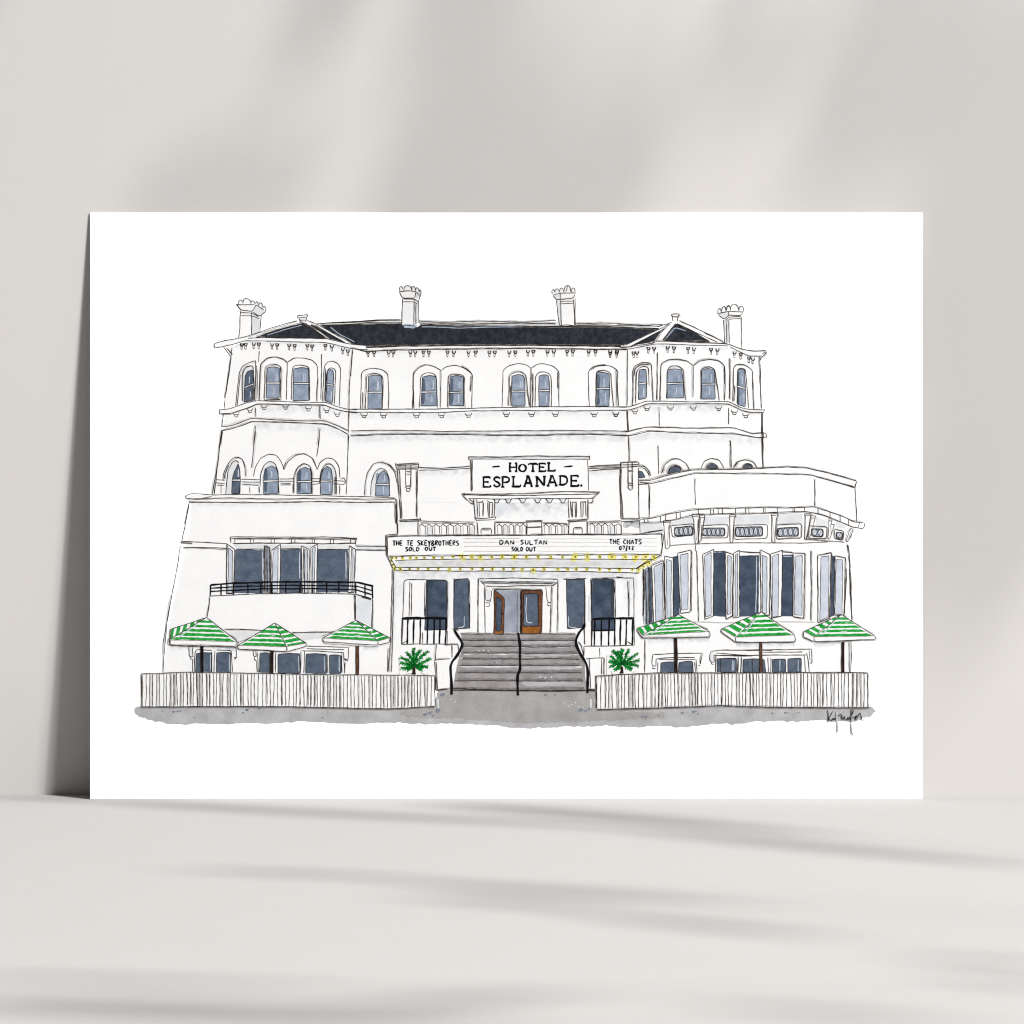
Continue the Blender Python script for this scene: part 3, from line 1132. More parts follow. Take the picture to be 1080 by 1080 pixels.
Fl('440,135 592,138 590,412 485,415', 'doorway_wash', 3)
Ln('428,131 580,132 736,134', w=1.2); Ln('575,150 572,410', mat='ink_thin')
d1 = on(Part('door', H, 4))
Fl('426,133 494,186 486,416 424,413', 'brown', 3)
Fl('442,178 476,200 468,392 440,396', 'glass_deep', 4); Fl('436,394 478,392 478,414 434,412', 'orange', 4)
LL('''426,133 460,158 494,186 486,416
426,133 430,280 424,413
440,176 478,198 470,394 438,396 440,176
424,413 486,416''', extra=False)
Dot(478, 285, 1.1, 'ink_black')
d2 = on(Part('door', H, 4))
Fl('596,137 734,138 728,410 592,410', 'brown', 3)
Fl('612,158 706,155 708,362 610,362', 'glass_dark', 4); Fl('608,368 710,365 708,409 608,411', 'orange', 4)
Fl('592,140 602,142 604,405 592,408', 'pole_dark', 5)
Ln('612,158 706,155 708,362 610,362 612,158', w=1.6, extra=False); Ln('596,137 734,138 728,410 592,410', extra=False)
Ln('632,180 628,270 632,340 670,342', w=.8, mat='pane_pale', extra=False); Dot(598, 285, 1.2, 'ink_black')
# windows beside the door
for f, g in (('175,66 265,62 268,220 270,376 172,380 172,200', 1), ('885,68 1000,64 1003,200 1004,370 890,378 886,200', 0)):
    win(); glass(f, None, 'glass_dark', False)
    x = 238 if g else 897
    Ln([(x, 300), (x, 368), (x - 40 if g else x + 60, 372)], w=.7, mat='pane_pale', extra=False, level=6)
on(H)
LL('''130,75 132,200 130,310
172,55 172,380
160,380 200,385
130,390 130,475
272,70 274,380
1040,68 1040,300
865,66 1010,62''')
R(290, 600)
win()
Fl('812,72 1080,66 1088,470 805,475', 'drawing_paper', 2)
LL('''802,478 808,400 812,250 815,85 828,68 950,68 1080,70
848,300 852,180 855,80
866,90 862,300
950,85 945,300''', extra=False)
glass('960,72 1020,70 1088,74 1090,385 948,388 955,200', None, 'glass_deep', False)
Ln('968,75 966,385', extra=False, level=8)
rail = on(Part('balcony_railing', H, 4))
Ln('803,314 900,312 1000,310 1090,314', w=2.6, **K)
for x in (840, 878, 920, 966, 1008, 1044, 1082): Ln([(x + 2, 315), (x, 400), (x - 3, 476)], w=1.6 if x < 1000 else 1.9, **K)
LL('''805,315 800,478
802,478 900,474 1010,476 1140,475
800,476 832,455
935,400 935,470''', extra=False)
R(610, 600)
win()
Fl('80,62 350,58 354,480 82,488', 'drawing_paper', 2)
LL('''78,62 200,56 350,58
240,50 310,60
350,58 352,200 354,480
310,75 316,200 318,305
320,78 322,300
78,62 80,250 82,488
232,70 235,310
38,64 40,200 38,300''', extra=False)
glass('85,66 150,64 225,66 228,385 160,390 86,392 84,200', None, 'glass_deep', False)
Ln('215,70 212,300', extra=False, level=8)
rail = on(Part('balcony_railing', H, 4))
Ln('84,318 200,314 350,311', w=2.4, **K)
for x in (104, 148, 195, 232, 268, 305, 345): Ln([(x, 318), (x - 2, 400), (x - 3, 486)], w=1.7, **K)
Ln('85,390 228,388', w=1.5, **K)
LL('''35,490 150,488 355,483
310,460 352,484
90,318 86,488''', extra=False)
Fl('62,170 78,165 80,330 62,330', 'wash_blue', 3)
on(H)
LL('''410,0 412,100 408,300
415,0 416,200
420,445 418,655
35,490 34,550
135,500 135,560
38,300 40,480''')
Fl('400,20 414,20 412,330 404,330', 'wash_grey', 2)

# ---- steps and side walls
R(450, 600)
st = on(Part('staircase', H, 4))
Fl('215,410 945,410 945,470 962,520 1000,600 1005,700 1010,772 500,770 165,765 182,660 200,580 232,490', 'step', 2)
rows = (411, 452, 492, 532, 571, 612, 657, 709, 768)
def edge(y):
    t = (y - 410) / 360
    lx = 215 + 20 * min(1, t * 3) - max(0, t - .28) * 100
    rx = 945 + max(0, t - .15) * 75
    return lx, rx
for i, y in enumerate(rows[:-1]):
    lx, rx = edge(y); h = rows[i + 1] - y
    Fl([(lx, y + h * .66), (580, y + h * .72), (rx, y + h * .64), (rx + 4, y + h), (580, y + h), (lx - 4, y + h)], 'step_shade', 3, rough=.4)
    if i % 2: Fl([(600, y + 4), (rx - 20, y + 3), (rx - 60, y + h * .5), (620, y + h * .55)], 'pavement', 3, rough=.5)
for y in rows:
    lx, rx = edge(y)
    Ln([(lx, y), (400, y + random.uniform(-3, 3)), (580, y + 1), (780, y + random.uniform(-3, 3)), (rx, y + 1)], w=.9)
Ln('60,770 170,756 300,762 500,770 800,774 1080,770', w=1.3)
for x, y in ((330, 518), (360, 516), (390, 520), (720, 686), (750, 690), (790, 686)): Dot(x, y, .7, 'gouache_white')
for x, y in ((430, 590), (480, 582), (815, 522), (750, 662)): Dot(x, y, 1.3, 'pavement_fleck', 5)
sw = on(Part('side_wall', H, 3))
Fl('190,475 205,560 150,575 158,765 58,768 50,585 60,480', 'drawing_paper', 2)
LL('''50,582 62,575 150,570
50,582 58,680 58,765
190,475 200,478 206,530 205,560
62,480 56,575
158,480 160,560
110,480 190,475
60,590 70,765''')
sw = on(Part('side_wall', H, 3))
R(610, 600)
Fl('0,490 135,495 160,560 160,668 110,672 112,762 60,765 55,640 30,560', 'drawing_paper', 2)
LL('''48,568 110,564 162,562
162,562 160,620 160,668
148,570 150,668
70,570 75,680 78,760
60,762 112,764
20,490 34,550
0,460 20,490''')
R(450, 600)
for s in ('175,385 200,425 222,462 228,485 195,545 152,600 154,660 158,720 158,790',
          '580,402 586,440 592,480 590,570 592,640 576,668 576,720 578,795',
          '1000,345 995,370 968,395 948,440 945,470 962,520 1008,590 1020,640 1018,780'):
    on(Part('handrail', H, 12)); Ln(s, w=2.5, mat='ink_black', extra=False, r=3)
    a = s.split(' ')[-1].split(','); Ln([(float(a[0]) - 8, float(a[1])), (float(a[0]) + 8, float(a[1]))], w=1.6, mat='ink_black', extra=False)

# ---- right wing: parapet, brackets, lattice panels
on(H)
R(600, 430)
Fl('445,462 600,435 770,392 1500,382 1825,466 1810,510 1815,720 1560,628 1080,635 790,645 600,680 450,710', 'drawing_paper', 3, rough=.05)
LL('''445,462 510,460 600,435 700,410 772,394 900,392 1080,390 1190,386 1380,375 1500,382 1640,412 1825,466
447,472 520,480 650,450 800,415 940,416 1080,418 1340,420 1530,426 1650,460 1810,504
440,485 500,482
1560,436 1700,472 1808,510
1825,466 1812,485 1808,510
505,480 506,580 508,700
512,490 510,690
797,445 798,530 802,615
1555,450 1556,540 1554,625
1810,512 1815,600 1824,722
450,705 520,700 600,680 700,660 792,645 900,640 1080,635 1240,632 1400,634 1552,628 1640,655 1740,690 1800,722 1870,730
450,730 520,724 600,720 700,700 800,674 900,672 1080,668 1240,665 1490,655 1590,672 1680,705 1790,752 1858,765
1870,730 1876,745 1858,768
1840,728 1830,755''')
Wash('520,486 650,456 800,422', 5, .7); Wash('1100,422 1500,426', 4, .5)
for x, a, b in ((478, 708, 728), (500, 706, 726), (580, 688, 722), (612, 680, 716), (680, 668, 704), (705, 662, 700), (818, 646, 672), (895, 640, 671), (915, 640, 670), (945, 640, 670), (972, 639, 670), (1055, 638, 668), (1118, 634, 666), (1138, 634, 666), (1230, 634, 664), (1242, 634, 664), (1320, 634, 662), (1418, 634, 660), (1428, 634, 660), (1492, 632, 656), (1576, 640, 668), (1652, 662, 692), (1715, 684, 718), (1770, 708, 740)):
    Ln([(x, a), (x + 1, b)], w=.9, extra=False)
# recess washes
for s in ('450,735 585,722 598,790 520,802 455,798', '648,726 785,690 785,740 650,746', '862,690 1012,690 1008,738 862,742', '1058,682 1268,678 1268,738 1060,740', '1325,672 1480,672 1480,735 1326,738', '1565,690 1640,720 1640,745 1566,742', '1690,722 1762,750 1740,765 1694,755'):
    Fl(s, 'wash_grey', 3)
Fl('866,694 960,692 930,728 880,730', 'wash_blue', 4); Fl('1070,686 1240,684 1220,712 1090,712', 'wash_blue', 4)
Ln('640,872 720,866 800,862 900,858 1080,855 1140,853 1300,856 1480,856 1640,850', mat='ink_thin'); Ln('1500,832 1600,842 1745,850', mat='ink_thin')
Ln('500,790 560,782 598,775')
# lattice windows
for frame, pane, n in (('645,745 790,735 790,806 655,820', '668,758 784,748 784,806 668,812', 4),
                       ('838,744 1008,740 1006,824 840,824', '846,762 986,760 986,812 846,812', 5),
                       ('1045,745 1258,738 1254,826 1046,834', '1054,758 1226,752 1226,812 1052,816', 6),
                       ('1316,742 1474,736 1474,826 1314,832', '1322,762 1452,756 1452,812 1318,816', 4),
                       ('1524,748 1634,752 1630,828 1512,826', '1536,765 1610,768 1608,818 1534,812', 2),
                       ('1682,772 1742,782 1736,842 1678,828', '1692,788 1732,788 1730,832 1690,825', 1)):
    on(Part('lattice_window', H, 1))
    Fl(frame, 'drawing_paper', 2); Fl(pane, 'glass_blue', 3)
    Ln(frame + ' ' + frame.split(' ')[0], w=1.0); Ln(pane + ' ' + pane.split(' ')[0], w=1.3, extra=False)
    q = [tuple(map(float, z.split(','))) for z in pane.split()]
    wd = (q[1][0] - q[0][0]) / n
    for i in range(n + 1):
        x = q[0][0] + wd * i; y0 = q[0][1] + (q[1][1] - q[0][1]) * i / n; y1 = q[3][1] + (q[2][1] - q[3][1]) * i / n
        h = y1 - y0
        if i < n:
            e = [(x + wd * .5 + wd * .43 * math.sin(k * .698), y0 + h * .5 - h * .46 * math.cos(k * .698)) for k in range(9)]
            Fl(e, 'pane_pale', 4, rough=.1); Ln(e + e[:1], w=.85, extra=False, r=.5)
            Ln([(x + wd * .3, y1 - 4), (x + wd * .7, y0 + 6)], w=.5, mat='ink_thin', extra=False)
on(H)
# bracket posts
for s in ('600,712 642,712 640,742 636,745 640,880 622,896 612,890 602,745 598,742', '782,676 828,676 826,700 822,702 816,860 800,862 790,702 784,700',
          '828,682 862,680 858,705 838,840 820,858 832,705', '1018,674 1056,676 1054,692 1046,694 1036,856 1020,850 1016,692',
          '1276,668 1322,664 1320,690 1314,695 1300,855 1284,850 1284,690', '1490,668 1534,670 1530,692 1500,832 1490,832 1494,690',
          '1534,684 1562,684 1558,700 1522,832 1506,830 1530,705', '1646,700 1666,706 1660,740 1682,735 1650,832 1640,828',
          '1788,764 1802,772 1765,850 1752,845 1776,776'):
    Fl(s, 'drawing_paper', 4); Ln(s + ' ' + s.split(' ')[0], w=.95, r=.6, level=8)
    q = [tuple(map(float, z.split(','))) for z in s.split()]
    Ln([(q[0][0] + 3, q[0][1] + 14), (q[1][0] - 2, q[1][1] + 14)], w=.8, extra=False, level=8)
    Ln([(q[1][0] - 10, q[1][1] + 30), (sum(z[0] for z in q) / len(q) + 2, max(z[1] for z in q) - 20)], w=.6, mat='ink_thin', extra=False, level=8)

# ---- right wing: tall casement windows
R(660, 560, 4.154)
LL('''75,165 78,300 80,410
305,60 305,90
310,85 314,240 318,395
810,85 812,240 810,392
968,58 978,130 985,200 988,300 990,392
975,60 985,160''')
LL('''300,398 420,402 600,396 830,400
60,40 75,60''', mat='ink_pale')
LL('''388,90 435,90
500,90 545,94 590,96
685,92 735,96''', w=1.3)
w = win()
Fl('80,170 100,155 112,160 118,405 84,412', 'glass_blue', 3); Fl('100,160 114,165 116,400 106,405', 'glass_deep', 4)
Ln('100,158 104,410', level=8); Ln('86,172 92,408', level=8)
sash('114,150 166,130 172,392 122,408', '124,158 160,140 164,388 132,398')
w = win()
Fl('205,112 232,108 236,366 205,374', 'glass_deep', 3)
sash('170,110 208,118 208,380 174,388', '178,124 200,130 198,378 180,382')
sash('228,96 286,84 282,355 240,362', '238,106 273,97 273,342 244,347')
Ln('290,88 288,352', level=8, mat='ink_thin')
w = win()
Fl('386,94 437,92 437,376 384,372', 'glass_deep', 3)
sash('337,102 386,80 383,372 346,388', '345,108 374,92 374,370 350,378')
sash('435,90 471,102 466,372 438,386', '446,106 462,112 460,362 446,368')
w = win()
Fl('498,108 584,106 582,372 500,376', 'glass_deep', 3)
sash('472,97 498,84 497,376 470,382', '480,104 490,98 490,370 478,376')
Ln('574,112 572,240 570,360', w=.9, mat='pane_pale', extra=False, level=6)
sash('588,82 632,102 628,368 592,366', '598,106 619,114 618,360 600,362')
w = win()
Fl('683,106 732,102 732,374 682,374', 'glass_deep', 3); Ln('690,112 728,110', w=.9, mat='pane_pale', extra=False, level=6)
sash('634,102 687,84 682,372 638,382', '642,112 670,100 668,372 642,378')
sash('734,95 784,98 779,382 732,376', '742,110 773,108 772,370 740,368')
w = win()
Fl('896,104 918,112 912,372 888,380', 'glass_deep', 3)
sash('840,106 900,95 892,382 842,402', '855,114 891,108 888,376 850,394')
sash('916,108 962,118 956,372 912,368', '922,124 951,126 948,366 916,364')
on(H)
R(760, 600)
LL('''815,0 822,160 830,320
800,0 790,200 782,280
826,460 828,560 824,655
812,465 815,655
790,300 795,310''')
R(610, 600)
w = win()
LL('''470,542 560,538 700,534 782,532
470,542 464,600 470,616 490,615
470,620 472,632 490,630
492,570 600,560 738,560
492,570 490,615
505,590 500,655
510,575 740,572
745,570 752,655
782,532 784,545 772,600
772,545 768,600 778,598
760,610 770,610
735,590 742,655''', extra=False)
glass('522,594 560,588 608,588 608,656 520,656', None, 'glass_dark', False)
glass('636,592 690,584 722,586 728,656 634,656', None, 'glass_dark', False)
w = win()
LL('''838,522 900,514 1080,515 1230,516
838,522 830,545 832,585 858,590
840,590 845,604 860,602
858,540 860,590
870,532 1080,548 1240,544
870,540 868,655
880,548 1100,552
1012,560 1010,655
1030,560 1026,655''', extra=False)
Fl('836,530 856,528 858,584 836,582', 'wash_grey', 2)
glass('878,568 940,564 1000,566 1000,655 878,655', None, 'glass_dark', False)
glass('1042,572 1095,568 1000,568 1002,655 1040,655'.replace('1000,568 1002,655', '1100,570 1100,655'), None, 'glass_dark', False)
Ln('975,575 973,648', w=.8, mat='pane_pale', extra=False, level=6)
R(760, 600)
w = win()
LL('''0,515 130,513 270,512 420,510 575,508
-40,548 140,548 300,546 545,544
575,508 578,560 578,596 566,595
560,515 566,580
545,530 555,580 562,655
528,545 538,655
110,556 106,655
132,558 130,655
300,560 302,655
318,562 318,655
265,528 520,525''', extra=False)
glass('-2,570 50,566 100,568 100,655 -2,655', None, 'glass_dark', False)
glass('142,572 210,568 276,572 286,655 140,655', None, 'glass_dark', False)
glass('328,572 370,570 412,570 412,655 326,655', None, 'glass_dark', False)
glass('426,570 470,566 510,566 512,655 426,655', None, 'glass_dark', False)
for x in (85, 262, 376, 492): Ln([(x, 578), (x - 2, 648)], w=.8, mat='pane_pale', extra=False, level=6)

# ================================================================== in front of the hotel
# wash of pavement under everything
pv = on(Part('drawn_pavement', None, 1))
R(0, 0, 1)
bot = [(921, 752), (918, 756), (910, 757), (903, 761), (880, 761), (860, 760), (840, 762), (820, 760), (800, 761), (785, 763), (772, 765), (765, 763), (740, 765), (720, 767), (690, 766), (660, 767), (640, 765), (620, 766), (600, 766), (575, 768), (545, 768), (525, 765), (500, 764), (475, 763), (455, 764), (430, 763), (410, 762), (385, 764), (350, 763), (320, 761), (295, 763), (270, 763), (240, 764), (210, 763), (190, 764), (175, 763), (160, 760), (150, 757), (143, 754)]
rag = []
for i, (x, y) in enumerate(bot):
    rag.append((x, y))
    if i + 1 < len(bot):
        for t in (.25, .5, .75):
            rag.append((x + (bot[i + 1][0] - x) * t, y + (bot[i + 1][1] - y) * t + random.uniform(-.9, .9)))
Fl([(141, 750), (142, 746), (150, 744.5), (456, 746), (462, 730), (462, 727), (628, 727), (628, 746), (912, 746), (919, 745), (924, 750)] + rag, 'pavement', 1, rough=.35)
Fl('462,727 627,727 628,740 640,750 700,752 700,758 640,760 560,763 480,758 430,757 420,752 460,745', 'pavement_warm', 2, rough=1.0)
for x, y, r in ((183, 751, 1.3), (187, 750.5, 1.2), (190, 750, .9), (171, 750, .8), (256, 752, 1), (260, 749, 1.4), (273, 747.5, 1.1), (448, 754, 2), (453, 752, 1.8), (461, 750, 2), (456, 755, 1.3), (466, 733, 2), (476, 731, 1.4), (612, 749, 2), (617, 750, 1.6), (621, 748, 1.3), (677, 756, 1.6), (681, 756.5, 1.2), (694, 755, 1), (719, 752, 1.3), (731, 751, 1.5), (733, 750.5, 1.2), (736, 753, 1), (814, 752.5, 1), (828, 752, 1.2), (831, 752, .8), (842, 751.5, .8), (205, 757, .7), (340, 757, .8), (575, 733, 1.4), (585, 733, 1)):
    c = Dot(x, y, r, 'pavement_fleck', 3); Dot(x + r, y - r * .4, r * .7, 'pavement_fleck', 3)
for x, y in ((475, 738), (480, 740), (595, 741), (603, 743), (610, 745), (607, 741), (615, 746), (600, 745)): Dot(x, y, .6, 'gouache_white', 4)
for x in (462, 623): Ln([(x, 737), (x + .3, 747)], w=1.6, mat='wash_blue', extra=False, level=4)

# picket fences
def fence(poly, x0, x1, top, bottom):
    on(Part('picket_fence', None, 16))
    Fl(poly, 'drawing_paper', 1, rough=.1)
    def yy(arr, x):
        for (a, b), (c, d) in zip(arr, arr[1:]):
            if a <= x <= c: return b + (d - b) * (x - a) / (c - a)
        return arr[-1][1]
    Ln(top, w=1.0); Ln(bottom, w=1.05)
    Ln([(x, y + .9) for x, y in bottom], w=.6, mat='ink_thin', extra=False)
    x = x0 + 1.2
    while x < x1 - 1:
        lean = random.uniform(-.9, 1.3) if random.random() < .4 else random.uniform(-.3, .4)
        a, b = yy(top, x), yy(bottom, x)
        m = (x + lean * .4 + random.uniform(-.3, .3), (a + b) / 2)
        q = random.random()
        if q < .30:
            g = random.uniform(1.6, 2.6)
            Fl([(x, a + 1), (x + g, a + 1), (x + g + lean, b - 1), (x + lean, b - 1)], 'ink_halo' if q < .14 else 'ink_pale', 2, rough=.3)
        Ln([(x, a + random.uniform(-.5, .8)), m, (x + lean, b + random.uniform(-.9, 1.2))], w=random.uniform(.75, 1.15), mat='ink' if random.random() < .72 else 'ink_thin', extra=False, wob=.3)
        if random.random() < .2:
            Ln([(x + .9, a + 1.5), (x + .9 + lean * .5, b - 2)], w=.7, mat='ink_thin', extra=False, wob=.4)
        x += random.uniform(2.9, 4.5)
    for xx, q in ((x0, top[0][1]), (x1, top[-1][1])):
        Ln([(xx, yy(top, xx)), (xx + .4, yy(bottom, xx))], w=1.1)
tl = [(148.5, 710.6), (200, 709), (265, 710), (340, 711.5), (410, 712), (458.5, 712.5)]
bl = [(148.5, 745.5), (213, 745), (290, 745), (340, 746), (407, 747.5), (458.5, 745)]
fence(tl + bl[::-1], 149, 458.5, tl, bl)
tr = [(627.5, 713), (660, 711), (694, 709.6), (760, 709.6), (845, 709.2), (914.5, 709.2)]
br = [(629.5, 748.3), (694, 746.6), (760, 744.2), (810, 745.8), (860, 746.2), (915.5, 746.5)]
fence(tr + br[::-1], 628.5, 914.8, tr, br)

# potted palms
def palm(cx, cy, tips, base):
    p = on(Part('palm_plant', None, 20)); 
    Wash([(cx - 95, cy - 60), (cx + 95, cy - 60)], 20, .35, 0)
    for tx, ty in tips:
        n = 9
        dx, dy = tx - cx, ty - cy
        d = math.hypot(dx, dy); ux, uy = dx / d, dy / d
        bend = random.uniform(-.08, .08)
        pts = []
        for i in range(n + 1):
            t = i / n
            pts.append((cx + dx * t - uy * d * bend * math.sin(3.14 * t), cy + dy * t + ux * d * bend * math.sin(3.14 * t) + 6 * t * t))
        Ln(pts, w=1.7, mat='leaf_green', extra=False, level=3)
        for i in range(2, n + 1):
            for sgn in (-1, 1):
                l = random.uniform(14, 24) * (1.1 - .35 * i / n)
                a = math.atan2(uy, ux) + sgn * random.uniform(.5, .95)
                x, y = pts[i]
                Ln([(x, y), (x + l * math.cos(a), y + l * math.sin(a) + 2)], w=random.uniform(.85, 1.3), mat='leaf_green' if random.random() < .8 else 'leaf_dark', extra=False, level=4)
        Ln(pts[:-1], w=.7, mat='leaf_dark', extra=False, level=6)
    for _ in range(5): Dot(cx + random.uniform(-22, 22), cy + random.uniform(-22, 15), 1.5, 'leaf_dark', 5)
    t = on(Part('trunk', p, 20))
    Fl(base, 'pole_dark', 5)
R(290, 600)
palm(882, 612, ((880, 500), (918, 512), (965, 520), (978, 562), (962, 612), (925, 630), (840, 630), (806, 622), (800, 590), (800, 556), (838, 526)), '872,612 888,612 892,668 866,668')
R(610, 600)
palm(275, 605, ((280, 506), (318, 508), (372, 530), (378, 570), (372, 605), (332, 628), (235, 628), (204, 612), (200, 578), (208, 548), (222, 512), (245, 520)), '268,612 284,620 286,662 264,662')

# parasols
def parasol(apex, A, B, C, A2, B2, C2, right_face, pole, pole_mat, hi=True):
    """A apex, side face apex-A-B and front face apex-B-C, valance below; drawn pole behind"""
    p = Part('parasol', None, 26)
    q = on(Part('pole', p, 22)); Fl(pole, pole_mat, 3, rough=.15); Ln([(pole[0][0], pole[0][1]), (pole[3][0], pole[3][1])], w=.8, extra=False)
    Ln([(pole[1][0], pole[1][1]), (pole[2][0], pole[2][1])], w=.8, extra=False)
    on(p)
    Fl([apex, A, A2, B2, C2, C], 'drawing_paper', 1, rough=.1)
    lerp = lambda a, b, t: (a[0] + (b[0] - a[0]) * t, a[1] + (b[1] - a[1]) * t)
    bands = ((.12, .235), (.31, .43), (.50, .62), (.69, .805), (.87, .99))
    for face, ph in (((A, B), .04), ((B, C), 0)):
        for t0, t1 in bands:
            t0 += random.uniform(-.012, .012); t1 += random.uniform(-.012, .012)
            e = random.uniform(.03, .10)
            up0, up1 = lerp(apex, face[0], t0 + ph), lerp(apex, face[1], t0 + ph)
            dn0, dn1 = lerp(apex, face[0], min(1, t1 + ph)), lerp(apex, face[1], min(1, t1 + ph))
            k = random.uniform(.0, .05)
            a0, a1 = lerp(up0, up1, .01 + k), lerp(up0, up1, .95 - k); b0, b1 = lerp(dn0, dn1, .01), lerp(dn0, dn1, .96)
            Fl([a0, lerp(a0, a1, .5), a1, b1, lerp(b0, b1, .5), b0], 'green', 2, rough=.3)
        # dry brush gaps
        for _ in range(2):
            t = random.uniform(.3, .9); f = random.uniform(.15, .6)
            a = lerp(lerp(apex, face[0], t), lerp(apex, face[1], t), f); b = lerp(lerp(apex, face[0], t), lerp(apex, face[1], t), f + .14)
            Ln([a, b], w=.6, mat='gouache_white', extra=False, level=4)
    if hi:
        a = lerp(apex, B, .3); b = lerp(apex, B, .92)
        o = (C[0] - B[0]) * .09
        Ln([(a[0] + o * .3, a[1]), (b[0] + o, b[1])], w=1.1, mat='pane_pale', extra=False, level=5)
    Ln([apex, lerp(apex, A, .5), A], w=1.0, extra=False); Ln([apex, lerp(apex, B, .5), B], w=.9, extra=False); Ln([apex, lerp(apex, C, .5), C], w=1.0, extra=False)
    Ln([A, A2, B2], w=.95); Ln([B, B2, lerp(B2, C2, .5), C2, C], w=.95)
    Ln([B, lerp(B, C, .5), C], w=.6, mat='ink_thin', extra=False); Ln([A, B], w=.7, mat='ink_thin', extra=False)
    Ln([lerp(apex, C, .55), (C[0] - 6, C[1] - 14)], w=.7, mat='ink_thin', extra=False)
R(130, 600)
parasol((528, 308), (305, 380), (290, 448), (728, 462), (300, 385), (297, 484), (722, 494), 0, [(490, 476), (506, 476), (508, 658), (492, 658)], 'ink_black')
parasol((958, 342), (1160, 470), (1035, 492), (728, 484), (1158, 490), (1038, 524), (728, 508), 0, [(932, 518), (950, 518), (950, 660), (932, 660)], 'pole_dark', False)
R(290, 600)
parasol((512, 325), (728, 436), (652, 456), (302, 438), (726, 464), (654, 482), (306, 462), 0, [(512, 474), (530, 474), (532, 668), (514, 668)], 'pole_brown', False)
R(610, 600)
parasol((635, 290), (372, 376), (404, 420), (830, 396), (370, 388), (406, 438), (836, 432), 0, [(606, 436), (624, 436), (628, 658), (612, 658)], 'pole_dark')
R(760, 600)
parasol((258, 272), (4, 380), (96, 432), (468, 418), (2, 396), (96, 466), (476, 464), 0, [(246, 462), (262, 462), (264, 657), (248, 657)], 'pole_brown')
parasol((765, 290), (528, 394), (590, 430), (978, 424), (520, 432), (590, 460), (980, 446), 0, [(766, 462), (782, 462), (782, 656), (766, 656)], 'pole_dark')
# soft shade the painter put under the parasols
on(H)
for ox, s in ((130, '300,492 480,488'), (130, '560,492 720,500'), (290, '560,488 650,490'), (610, '440,446 600,440'), (610, '640,440 830,440'), (760, '100,474 240,470'), (760, '270,470 470,472'), (760, '590,468 760,466')):
    R(ox, 600); Wash(s, 5, 1.0)

# signature and stray specks
sg = on(Part('signature', None, 30))
R(860, 740, 18)
LL('''222,150 240,230 242,330 240,400
330,185 290,260 240,330 300,360 330,345
348,308 322,325 328,345 352,325 358,312 360,345 395,310
408,180 412,250 408,350
400,285 450,262 475,240 490,248 500,300 515,350
525,190 528,200
520,260 525,340 560,300 568,272 548,290 552,340 590,350 625,310
640,285 605,300 602,345 640,325 650,290 652,345 672,320
670,150 676,250 672,400 680,600
680,160 710,150 720,185 690,260
700,280 760,330 790,270 765,260 755,340 790,345
790,340 840,200 862,260 880,340 905,372''', w=.85, mat='ink_black', extra=False)
Ln('405,180 412,400 418,580', w=1.9, mat='ink_pale', extra=False); Ln('676,560 700,610 712,640', w=.9, mat='ink_thin', extra=False)
R(0, 0, 1)
for x, y in ((103, 717), (151, 786), (150, 789), (781, 791), (315, 295), (303, 312), (739, 321), (105, 762), (958, 284), (955, 292), (898, 310), (111, 299), (781, 298), (871, 490), (173, 500)): on(Part('ink_speck')); Dot(x, y, .45, 'ink_pale', 1)
on(Part('ink_speck')); Ln('272,797.5 282,797.8', w=.4, mat='ink_halo', extra=False)
# ================================================================== assemble the print
def link(name, verts, faces, mat, parent=None):
    me = bpy.data.meshes.new(name); me.from_pydata(verts, [], faces); me.materials.append(mat)
    o = bpy.data.objects.new(name, me); COL.objects.link(o); o.parent = parent
    return o

ROT = Matrix.Rotation(-LEAN, 4, 'X')
XC = (U0 - 540) / PXM
pr = bpy.data.objects.new('art_print', None); COL.objects.link(pr)
pr.location = (XC, -(L * math.sin(LEAN) + .0004), .00002)
pr.rotation_euler = (-LEAN, 0, 0)
pr['label'] = 'white unframed art print of a pale hotel, leaning against the wall'
pr['category'] = 'art print'

m, nt, b = new_mat('card')
b.inputs['Base Color'].default_value = (.96, .96, .957, 1)
h = W / 2
vs = [(x, y, z) for z in (0, L) for y in (-T, 0) for x in (-h, h)]
sheet = link('paper_sheet', vs, [(0, 1, 5, 4), (3, 2, 6, 7), (2, 0, 4, 6), (1, 3, 7, 5), (4, 5, 7, 6), (2, 3, 1, 0)], m, pr)
bv = sheet.modifiers.new('edge', 'BEVEL'); bv.width = .0001; bv.segments = 2

for p in PARTS:
    if p.parent is None: p.build(pr)
for p in PARTS:
    if p.parent is not None: p.build(p.parent.obj)

# ================================================================== setting
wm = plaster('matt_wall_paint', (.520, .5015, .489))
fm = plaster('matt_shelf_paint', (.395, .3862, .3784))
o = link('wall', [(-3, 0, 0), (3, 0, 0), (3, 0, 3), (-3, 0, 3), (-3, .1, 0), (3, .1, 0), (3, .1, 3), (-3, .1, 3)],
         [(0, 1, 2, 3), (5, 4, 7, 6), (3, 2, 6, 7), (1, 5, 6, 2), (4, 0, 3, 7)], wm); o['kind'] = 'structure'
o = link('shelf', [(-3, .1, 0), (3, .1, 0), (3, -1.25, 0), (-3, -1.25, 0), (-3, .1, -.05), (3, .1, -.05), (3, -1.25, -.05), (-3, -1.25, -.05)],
         [(3, 2, 1, 0), (4, 5, 6, 7), (7, 6, 2, 3), (6, 5, 1, 2), (4, 7, 3, 0)], fm); o['kind'] = 'structure'

